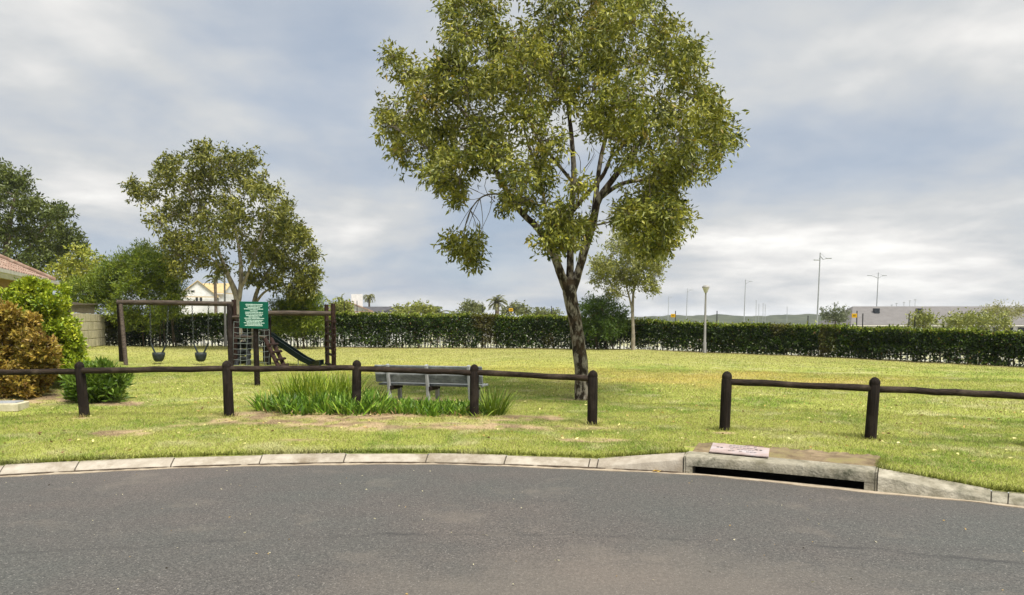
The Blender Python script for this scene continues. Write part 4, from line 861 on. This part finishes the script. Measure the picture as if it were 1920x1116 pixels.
# ================================================================== HOUSES
def gable(name, label, c, yaw, L, W, hw, hr, wallm, roofm, wins=(), over=.35, hip=0., group=None, chim=None):
    root = thing(name, label, 'house', c, group); Rm = Matrix.Rotation(yaw, 3, 'Z'); c = Vector(c)
    def q(x, y, z): return c+Rm @ Vector((x, y, z))
    l, w_ = L/2, W/2
    wp = [q(-l, -w_, -1), q(l, -w_, -1), q(l, w_, -1), q(-l, w_, -1), q(-l, -w_, hw), q(l, -w_, hw), q(l, w_, hw), q(-l, w_, hw)]; wf = [(0, 1, 5, 4), (1, 2, 6, 5), (2, 3, 7, 6), (3, 0, 4, 7)]
    if not hip: wp += [q(-l, 0, hr-.05), q(l, 0, hr-.05)]; wf += [(4, 7, 8), (5, 9, 6)]
    MB().poly(wp, wf).build('wall', wallm, root)
    k = (hr-hw)/w_; lo, wo = l+over, w_+over; he = hw-k*over; t = .12; rl = lo-hip
    A = [q(-lo, -wo, he), q(lo, -wo, he), q(lo, wo, he), q(-lo, wo, he), q(-rl, 0, hr), q(rl, 0, hr)]; up = Vector((0, 0, t)); n_ = len(A)
    ends = [(7, 8, 11), (9, 6, 10)] if hip else [(1, 5, 11, 7), (5, 2, 8, 11), (0, 6, 10, 4), (4, 10, 9, 3)]
    rf = MB().poly(A+[a+up for a in A], ends+[(6, 7, 11, 10), (8, 9, 10, 11), (0, 4, 5, 1), (2, 5, 4, 3), (0, 1, 7, 6), (2, 3, 9, 8), (1, 2, 8, 7), (3, 0, 6, 9)]).build('roof', roofm, root)
    for a, b in ((0, 1), (2, 3)): MB().beam(A[a]+Vector((0, 0, -.03)), A[b]+Vector((0, 0, -.03)), .1, .16).build('fascia', FASCIA, root)
    for (x, y, z, ww, hh, side) in wins:
        sx = {'f': (0, -1), 'b': (0, 1), 'l': (-1, 0), 'r': (1, 0)}[side]; cc_ = q(x, y, z)+Rm @ Vector((sx[0]*.02, sx[1]*.02, 0)); size = (ww, .06, hh) if sx[0] == 0 else (.06, ww, hh)
        wn = MB().box(cc_, size, Rm).build('window', FASCIA, root); ps = (ww-.12, .02, hh-.12) if sx[0] == 0 else (.02, ww-.12, hh-.12)
        MB().box(cc_+Rm @ Vector((sx[0]*.035, sx[1]*.035, 0)), ps, Rm).build('pane', GLASS, wn)
    if chim: MB().box(q(*chim[:3]), chim[3:], Rm).build('chimney', wallm, rf)
    return root
# near house at the left: eave seen receding
e0, e1 = P(-6, 507, 19.8), P(101, 529, 26.6); ez = (e0.z+e1.z)/2; ed = Vector((e1.x-e0.x, e1.y-e0.y, 0)); ed.normalize(); en = Vector((-ed.y, ed.x, 0))    # en: away from the park (left)
hroot = thing('house', 'terracotta-tiled house with white gutter behind the conifers', 'house', (e0.x-5, e0.y+2, float(zt(e0.x-5, e0.y+2))))
Lh = 7.0
def hq(s, y, z): return Vector((e1.x, e1.y, 0))-ed*s+en*y+Vector((0, 0, z))     # s towards us along the eave, y away
LT, WD, RISE = 13., 9., 2.3
MB().poly([hq(.6, .55, -.2), hq(LT, .55, -.2), hq(LT, WD-.5, -.2), hq(.6, WD-.5, -.2), hq(.6, .55, ez-.05), hq(LT, .55, ez-.05), hq(LT, WD-.5, ez-.05), hq(.6, WD-.5, ez-.05)], [(0, 1, 5, 4), (1, 2, 6, 5), (2, 3, 7, 6), (3, 0, 4, 7)]).build('wall', WALLT, hroot)
MB().box(hq(.62, .9, 1.4), (.5, .7, 2.9), Matrix.Rotation(math.atan2(ed.y, ed.x), 3, 'Z')).build('corner_pier', WALLW, hroot)
hipd = 4.5
roofo = MB().poly([hq(0, 0, ez+.02), hq(LT+4, 0, ez+.02), hq(LT+4, hipd, ez+RISE), hq(hipd, hipd, ez+RISE), hq(0, 2*hipd, ez+.02), hq(LT+4, 2*hipd, ez+.02)], [(0, 1, 2, 3), (0, 3, 4), (4, 3, 2, 5)]).build('roof', ROOFT, hroot)
# tile courses: overlapping rows with rounded pans
tm = MB(); nrow = 14
for side in range(2):
    for i in range(nrow):
        f0, f1 = i/nrow, (i+1.12)/nrow
        for j in range(60):
            u0, u1 = j*.3, j*.3+.27
            if side == 0: lim = f1*hipd; pt = lambda u, f, h: hq(u, f*hipd, ez+.04+f*RISE+h); ok = u0 > lim and u1 < LT+4
            else: lim = f1*hipd; pt = lambda u, f, h: hq(f*hipd, u, ez+.04+f*RISE+h); ok = u0 > lim and u1 < 2*hipd-lim
            if not ok: continue
            um = (u0+u1)/2; tm.poly([pt(u0, f0, .03), pt(um, f0, .075), pt(u1, f0, .03), pt(u0, f1, .0), pt(um, f1, .045), pt(u1, f1, .0), pt(u0, f0, 0), pt(u1, f0, 0)], [(0, 1, 4, 3), (1, 2, 5, 4), (6, 7, 2, 1, 0)])
tm.build('tiles', ROOFT, roofo, kind='stuff')
rdg = MB(); rdg.tube([hq(0, 0, ez+.1), hq(hipd, hipd, ez+RISE+.1)], .1, 8); rdg.tube([hq(hipd, hipd, ez+RISE+.1), hq(LT+4, hipd, ez+RISE+.1)], .1, 8); rdg.build('ridge_cap', ROOFT, roofo, smooth=True)
MB().beam(hq(-.05, .02, ez-.09), hq(LT+4, .02, ez-.09), .04, .2).build('fascia', FASCIA, hroot)
MB().beam(hq(.02, -.0, ez-.09), hq(.02, 2*hipd, ez-.09), .04, .2).build('fascia', FASCIA, hroot)
MB().beam(hq(-.1, -.09, ez-.02), hq(LT+4, -.09, ez-.02), .12, .1).build('gutter', FASCIA, hroot)
MB().tube([hq(.1, -.09, ez-.08), hq(.12, .1, ez-.3), hq(.5, .45, ez-.5), hq(.5, .45, .2)], .045, 8).build('downpipe', FASCIA, hroot, smooth=True)
MB().poly([hq(0.1, 0.06, ez-.1), hq(LT+4, .06, ez-.1), hq(LT+4, .6, ez-.1), hq(.1, .6, ez-.1)], [(0, 1, 2, 3)]).build('soffit', FASCIA, hroot)

# precast wall behind the house
w0, w1 = P(108, 660, 26.2), P(197, 649, 34.6); w0 = ground(w0); w1 = ground(w1); wd = (w1-w0); wl = Vector((wd.x, wd.y, 0)).length; wd = Vector((wd.x, wd.y, 0)).normalized(); wn_ = Vector((wd.y, -wd.x, 0))
pw = thing('precast_wall', 'cream precast panel wall with planks along its top', 'wall', w0); wh = 1.42
rotw = Matrix((wd, -wn_, Vector((0, 0, 1)))).transposed()
def wz(s): q = w0+wd*s; return float(zt(q.x, q.y))
g0_, g1_ = wz(0)-.05, wz(wl)-.05
MB().poly([w0+wd*s+wn_*o+Vector((0, 0, z-w0.z)) for s, z0, z1 in ((0, g0_, g0_+wh+.05), (wl, g1_, g1_+wh+.05)) for o in (0, -.08) for z in (z0, z1)], [(0, 4, 5, 1), (2, 3, 7, 6), (1, 5, 7, 3), (0, 1, 3, 2), (4, 6, 7, 5)]).build('backing', VIBRA, pw)
nc = 18
for i in range(nc):
    for j in range(4):
        s = (i+.5)*wl/nc; z = wz(s)+.02+(j+.5)*wh/4; MB().box(w0+wd*s+wn_*.012+Vector((0, 0, z-w0.z)), (wl/nc-.03, .04, wh/4-.03), rotw, .008).build('panel', VIBRA, pw)
for i in range(46):
    s = .1+i*.145
    if s > wl*.80: break
    MB().box(w0+wd*s+wn_*.0+Vector((0, 0, wz(s)+wh+.22-w0.z)), (.128, .03, .40+random.uniform(-.02, .02)), rotw).build('plank', PLANKM, pw)
MB().beam(w0+wn_*.01+Vector((0, 0, wz(0)+wh+.45-w0.z)), w0+wd*(wl*.8)+wn_*.01+Vector((0, 0, wz(wl*.8)+wh+.45-w0.z)), .12, .05).build('coping', PLANKM, pw)

def gz(px, d, dz=0.): q = P(px, 600, d); return Vector((q.x, q.y, float(zt(q.x, q.y))+dz))
# distant houses
c = gz(373, 100); gable('house', 'white gabled house with straw-coloured roof seen under the forked tree', c, R(112), 6, 4.6, topz(0, 556, 100)-c.z, topz(0, 529, 100)-c.z, WALLW, ROOFY, [(-3, -.35, topz(0, 562, 97)-c.z, .4, .8, 'l'), (-3, .15, topz(0, 562, 97)-c.z, .4, .8, 'l'), (-3, .6, topz(0, 546, 97)-c.z, .55, .3, 'l')], over=.25)
c = gz(409, 104); gable('house', 'white wing with yellow roof behind the gabled house', c, R(0), 3.4, 5, topz(0, 550, 104)-c.z, topz(0, 533, 104)-c.z, WALLW, ROOFY, [(-.9, -2.5, topz(0, 562, 102)-c.z, .7, .7, 'f')], over=.25)
c = gz(652, 80); gable('house', 'small white house with pale gable left of the slate roof', c, R(102), 7, 4.6, topz(0, 584, 80)-c.z, topz(0, 568, 80)-c.z, WALLW, ROOFT, [(-3.5, 0, 1.7, .8, .8, 'l')], chim=(0, -1, topz(0, 566, 80)-c.z, 1.2, 1.2, 1.6))
c = gz(706, 84); gable('house', 'low house with dark slate roof beyond the hedge', c, R(2), 7.5, 6, topz(0, 589, 84)-c.z, topz(0, 577, 84)-c.z, WALLW, ROOFD, [(1, -3, 1.3, 1.1, .9, 'f')])
c = gz(741, 79); gable('house', 'tiny white gable beside the slate roof', c, R(99), 4, 1.9, topz(0, 585, 79)-c.z, topz(0, 578, 79)-c.z, WALLW, ROOFD, [(-2, 0, 1.2, .4, .4, 'l')], over=.2)
# long building at the right
d = 112; q0, q1 = P(1600, 600, d), P(2080, 600, d); c = Vector(((q0.x+q1.x)/2, d+6, float(zt((q0.x+q1.x)/2, d)))); Lb = q1.x-q0.x
we, wr = topz(0, 607, d)-c.z, topz(0, 576, d+6)-c.z
lb = gable('building', 'long white building under a broad grey hipped roof', c, 0, Lb, 12, we, wr, WALLW, ROOFG, [(-Lb/2+2.5+i*1.9, -6, we-.95, 1.3, .9, 'f') for i in range(int(Lb/1.9)-2)], over=.6, hip=3.2); lb['category'] = 'building'
for px in (1643, 1723):
    b = P(px, 583, d+3.6); MB().box(b, (.75, .7, .75)).build('roof_vent', GLASS, lb)

# palms
def palm(label, px, ytop, d, crown, nf=16, tr=.2, droop=1.0, up=.6, pal=None):
    b = P(px, ytop, d); g = float(zt(b.x, b.y)); root = thing('palm_tree', label, 'palm', (b.x, b.y, g), 'palms beyond the hedge')
    hgt = b.z-crown*.45; MB().tube([(b.x, d, g), (b.x, d, (g+hgt)/2), (b.x, d, hgt)], [tr*1.3, tr, tr], 8).build('trunk', BARKB, root, smooth=True)
    m = MB(); PS, DS, CS = [], [], []; pal = pal or [(.10, .12, .04, 3), (.15, .16, .055, 2), (.06, .08, .03, 2)]
    for i in range(nf):
        a = i*2.4+random.uniform(-.2, .2); el = random.uniform(-.5, 1.0)*up+.25; dr = Vector((math.cos(a)*math.cos(el), math.sin(a)*math.cos(el), math.sin(el))); p = Vector((b.x, d, hgt)); pts = [p]
        for k in range(6): p = p+dr*crown/6; dr = (dr+Vector((0, 0, -.16*droop*(1+k*.4)))).normalized(); pts.append(p)
        m.tube(pts, [.035-.004*k for k in range(7)], 4)
        for k in range(6):
            for t in np.linspace(0, 1, 7):
                q = pts[k].lerp(pts[k+1], t); f = (pts[k+1]-pts[k]).normalized(); s = f.cross(Vector((0, 0, 1))).normalized()
                for sg_ in (-1, 1): PS.append(q); DS.append((f*.6+s*sg_*.8+Vector((0, 0, -.35+random.uniform(-.2, .2)))).normalized())
    n = len(PS); V, F, C = leaf_arrays(np.array(PS), np.array(DS), crown*.2*rng.uniform(.7, 1.1, n), crown*.03, pick(pal, n, .2)); m.build('rachis', TWIG, root); npmesh('fronds', V, F, LEAF, root, C, kind='stuff')
PG = [(.13, .14, .05, 3), (.19, .185, .075, 2), (.08, .095, .035, 2)]
palm('small palm above the straw-coloured roof', 403, 512, 95, 1.6, 14)
palm('narrow tufted palm standing over the slate roof', 692, 551, 95, 1.0, 26, .12, 1.6, .9, PG)
palm('low palm with three upright fronds by the slate roof', 721, 572, 88, 1.5, 9, .15, .9, .9)
palm('palm with two tall arching fronds', 782, 570, 70, 2.0, 13, .2, 1.4, 1.1, PG)
palm('broad low palm beside the arching palm', 820, 572, 78, 2.0, 16, .2, 1., .7)
palm('low spreading palm left of the round distant tree', 850, 580, 85, 1.6, 14, .2, 1., .6)
palm('upright bushy palm left of the yellow plate', 932, 558, 80, 1.25, 30, .22, 1.0, 1.0, PG)
palm('palm tuft nearest the big trunk on the skyline', 1000, 583, 110, 1.5, 12, .2, 1.2, .6)
# distant trees
def far(label, d, clumps, pal, seed, L=.3, W=.14, dens=26, name='distant_tree'):
    x = np.mean([c[0] for c in clumps]); y = max(c[1]+c[2] for c in clumps)
    pxtree(name, label, d, (x, 612), [[(x, 640, 0, .15), (x, y-2, 0, .1), (x+1, y-8, 0, .05)]], clumps, dens, 9, .6, L, W, pal, group='trees beyond the hedge', bark=BARKB, seed=seed, droop=-.1, depth=.7, tn=6)
FARP = [(.105, .115, .045, 3), (.15, .15, .06, 2), (.07, .085, .035, 2)]; LIME = [(.16, .175, .04, 3), (.21, .205, .06, 2), (.10, .12, .03, 2)]
far('round bush on the skyline behind the arching palm', 66, [(765, 585, 12), (785, 583, 12), (805, 585, 10), (750, 588, 8)], LIME, 61)
far('rounded tree beyond the hedge between two palms', 90, [(872, 578, 8), (880, 574, 8), (888, 580, 8)], FARP, 62)
far('dark little tree touching the rounded tree', 96, [(894, 578, 6), (900, 582, 5)], FARP, 63)
far('wide tree behind the yellow plate left of the big trunk', 88, [(965, 580, 9), (976, 582, 10), (985, 586, 8), (950, 584, 8)], FARP, 64)
far('pale bush at the foot of the hedge-top skyline', 90, [(1020, 588, 7), (1040, 587, 7), (1008, 588, 6)], FARP, 65)
far('yellow-green bush by the small white house', 60, [(630, 580, 10), (640, 572, 8), (652, 582, 8)], LIME, 66)
far('round grey-green tree left of the grey roof', 105, [(1550, 592, 11), (1565, 585, 11), (1580, 592, 11), (1560, 595, 10), (1575, 598, 9)], [(.08, .095, .05, 3), (.115, .125, .07, 2), (.05, .062, .035, 2)], 67)
far('small lime bush before the grey-roofed building', 60, [(1715, 603, 10), (1730, 598, 11), (1745, 603, 10), (1730, 606, 12)], LIME, 68, .22, .1, 40)
far('broad lime bush under the feathery crown', 58, [(1790, 603, 11), (1810, 598, 11), (1830, 600, 12), (1850, 598, 12), (1868, 602, 12), (1880, 606, 8), (1785, 607, 9), (1840, 606, 12), (1815, 607, 12)], LIME, 69, .22, .1, 40)
far('thin feathery tree over the end of the grey roof', 66, [(1855, 584, 8), (1872, 579, 8), (1890, 582, 8), (1905, 586, 7), (1915, 584, 5), (1870, 588, 8)], [(.16, .155, .06, 3), (.20, .19, .085, 2)], 70, .2, .06, 16)
# hills on the skyline: a low wooded ridge
hx = np.linspace(-420, 560, 260); rows_ = []
for r_ in range(9):
    t = r_/8; yy = 520+60*t+0*hx; prof = 2.2+3.2*fbm(hx, hx*0, 60, 5)+2.4*fbm(hx, hx*0, 9, 6)+(2.6*sstep(20, 120, hx)*sstep(330, 200, hx)); zz_ = -4+(prof+1.5)*math.sin(t*math.pi/2)+.8*(vnoise(hx, yy*.7, 4, 2)-.5)*(r_ > 0)
    rows_.append(np.stack((hx, yy, zz_), 1))
HV = np.stack(rows_, 1); ii = np.arange(HV.shape[0]*9).reshape(-1, 9)
npmesh('hills', HV.reshape(-1, 3), np.stack((ii[:-1, :-1], ii[1:, :-1], ii[1:, 1:], ii[:-1, 1:]), -1).reshape(-1, 4), mat('wooded_ridge', (.085, .095, .06), (.045, .055, .035), .12, .95, coord='Object'), kind='structure', label='low wooded ridge on the horizon', cat='hills')

# ================================================================== METER BOX, LITTER
q = G(8, 768); mb_ = thing('meter_box', 'low cream concrete box with a grey lid set in the lawn', 'utility box', q)
MB().box(q+Vector((0, 0, .05)), (.62, .42, .14), Matrix.Rotation(R(8), 3, 'Z'), .012).build('frame', VIBRA, mb_); MB().box(q+Vector((0, 0, .126)), (.5, .3, .03), Matrix.Rotation(R(8), 3, 'Z'), .008).build('lid', mat('grey_lid', (.33, .34, .35), (.24, .25, .26), 5, .6), mb_)
p = G(1893, 684); sk = thing('marker_stake', 'short pale stake at the foot of the hedge', 'stake', p); MB().box(p+Vector((0, 0, .07)), (.05, .05, .24)).build('shaft', PALEST, sk); MB().box(p+Vector((0, 0, .20)), (.16, .06, .03)).build('cap', PALEST, sk)
n = 240; lx = rng.uniform(-7, 6, n); ly = rng.uniform(2.5, 8.2, n); V, F, C = leaf_arrays(np.stack((lx, ly, np.full(n, .008)), 1), unit(np.stack((rng.normal(size=n), rng.normal(size=n), np.abs(rng.normal(size=n))*.15), 1)), rng.uniform(.008, .028, n), .011, pick([(.42, .38, .3, 4), (.30, .20, .09, 2), (.05, .04, .03, 1.5)], n))
t_, off_ = toff(V[:, 0], V[:, 1]); V[:, 2] = np.maximum(V[:, 2], .006)
okf = (off_[F] < -.05).all(1); npmesh('litter', V, F[okf], LEAF, None, C, kind='stuff', label='tiny dry leaf bits scattered on the asphalt', cat='litter')
n = 700; a = rng.uniform(-.62, .62, n); rr_ = rng.uniform(9.5, 19, n); lx = rr_*np.sin(a); ly = rr_*np.cos(a); t_, off_ = toff(lx, ly); k_ = off_ > .5; lx, ly = lx[k_], ly[k_]; n = len(lx)
V, F, C = leaf_arrays(np.stack((lx, ly, zt(lx, ly)+.028), 1), unit(rng.normal(size=(n, 3))*np.array((1, 1, .3))), rng.uniform(.03, .075, n), .03, pick([(.52, .46, .24, 4), (.36, .24, .10, 2), (.16, .10, .05, 1.5)], n))
npmesh('fallen_leaves', V, F, LEAF, None, C, kind='stuff', label='small pale fallen leaves lying on the lawn', cat='leaves')
lf = PZ(1222, 884, .012); V, F, C = leaf_arrays(np.array([lf, lf+Vector((.05, .01, .0))]), unit(np.array([(1, .1, .12), (.8, -.3, .2)])), np.array((.085, .06)), .04, np.array([(.62, .40, .08), (.58, .42, .12)]))
npmesh('fallen_leaf', V, F, LEAF, None, C, label='single yellow fallen leaf in the gutter', cat='leaf')

# ================================================================== LAWN BLADES
def blades(n, r0, r1, L, W, pw_):
    a = rng.uniform(-.86, .86, n); r = r0+(r1-r0)*rng.random(n)**pw_; x = r*np.sin(a); y = r*np.cos(a); t, off = toff(x, y)
    k = (off > .215) & ~((t > 1288) & (t < 1643) & (off < 1.0+.07*np.sin(t*.2))) & (y < np.interp(x, HX, HY)-.3)
    x, y = x[k], y[k]; bare = baremask(x, y); k = rng.random(len(x)) > np.clip(bare*1.5, 0, .93); x, y = x[k], y[k]; n = len(x)
    L_ = L*rng.uniform(.5, 1.4, n)*(.6+.8*fbm(x, y, .4, 14)); th = rng.uniform(0, 2*math.pi, n); dx = np.cos(th)*W/2; dy = np.sin(th)*W/2; z = zt(x, y)
    ln = rng.normal(size=(n, 2))*L_[:, None]*.65
    V = np.stack((np.stack((x-dx, y-dy, z-.004), 1), np.stack((x+dx, y+dy, z-.004), 1), np.stack((x+ln[:, 0], y+ln[:, 1], z+L_*.8), 1)), 1).reshape(-1, 3)
    c = gcol(x, y)*rng.uniform(.65, 1.5, (n, 1)); dry = rng.random(n) < .20; c[dry] = np.array((.44, .37, .18))*rng.uniform(.6, 1.15, (dry.sum(), 1))
    return V, np.repeat(c, 3, axis=0)
parts = [blades(430000, 7.4, 14.5, .034, .008, .85), blades(270000, 14, 24, .045, .012, .8), blades(210000, 23, 41, .045, .018, .8)]
V = np.concatenate([q[0] for q in parts]); C = np.concatenate([q[1] for q in parts])
npmesh('grass', V, np.arange(len(V)).reshape(-1, 3), GRASSM, None, C, kind='stuff', label='short mown grass blades covering the lawn', cat='grass')
# longer tufts hanging over the kerb, at post feet and round the slab
EX = []
tt = rng.uniform(-300, 2500, 6800); oo = .225+np.abs(rng.normal(0, .035, 6800)); k_ = (tt < 1284) | (tt > 1642); tt, oo = tt[k_], oo[k_]; kk = K(tt)+KN(tt)*oo[:, None]; EX.append((kk[:, 0], kk[:, 1], KN(tt)*-.55))
for f in FP.values():
    q = P(*f[1], f[2]); n = 90; a = rng.uniform(0, 6.28, n); r = .085+np.abs(rng.normal(0, .04, n)); EX.append((q.x+np.cos(a)*r, q.y+np.sin(a)*r, np.stack((np.cos(a), np.sin(a)), 1)*.3))
tt = rng.uniform(1288, 1650, 900); kk = K(tt)+KN(tt)*(.95+rng.normal(0, .04, 900))[:, None]; EX.append((kk[:, 0], kk[:, 1], -KN(tt)*.4))
tt = rng.uniform(1295, 1640, 320); kk = K(tt)+KN(tt)*(.95-np.abs(rng.normal(0, .16, 320)))[:, None]; EX.append((kk[:, 0], kk[:, 1], rng.normal(0, 1.2, (320, 2))))
tt = 1645+rng.normal(0, 5, 240); kk = K(tt)+KN(tt)*rng.uniform(.3, .95, 240)[:, None]; EX.append((kk[:, 0], kk[:, 1], np.full((240, 2), -.1)))
x = np.concatenate([e_[0] for e_ in EX]); y = np.concatenate([e_[1] for e_ in EX]); dd_ = np.concatenate([e_[2] for e_ in EX]); n = len(x)
dv = unit(np.concatenate((dd_+rng.normal(0, .35, (n, 2)), np.ones((n, 1))), 1)); c = gcol(x, y)*rng.uniform(.6, 1.3, (n, 1))
V, F, C = ribbons(np.stack((x, y, zt(x, y)-.005), 1), dv, .075*rng.uniform(.5, 1.3, n), .009, c, .7, 3)
npmesh('grass_tufts', V, F, GRASSM, None, C, kind='stuff', label='longer grass fringe along the kerb and post feet', cat='grass')

# ================================================================== HAZE
hm = bpy.data.materials.new('haze'); hm.use_nodes = True; ht = hm.node_tree; ht.nodes.clear(); ho = ht.nodes.new('ShaderNodeOutputMaterial'); hv = ht.nodes.new('ShaderNodeVolumePrincipled')
hv.inputs['Color'].default_value = (.80, .87, 1, 1); hv.inputs['Density'].default_value = .00022; hv.inputs['Anisotropy'].default_value = .2; ht.links.new(hv.outputs[0], ho.inputs['Volume'])
hz_ = MB().box((0, 250, 8), (3800, 3300, 26)); hz_.build('haze', hm, None, 'thin pale haze over the park and the skyline', 'haze', kind='stuff')
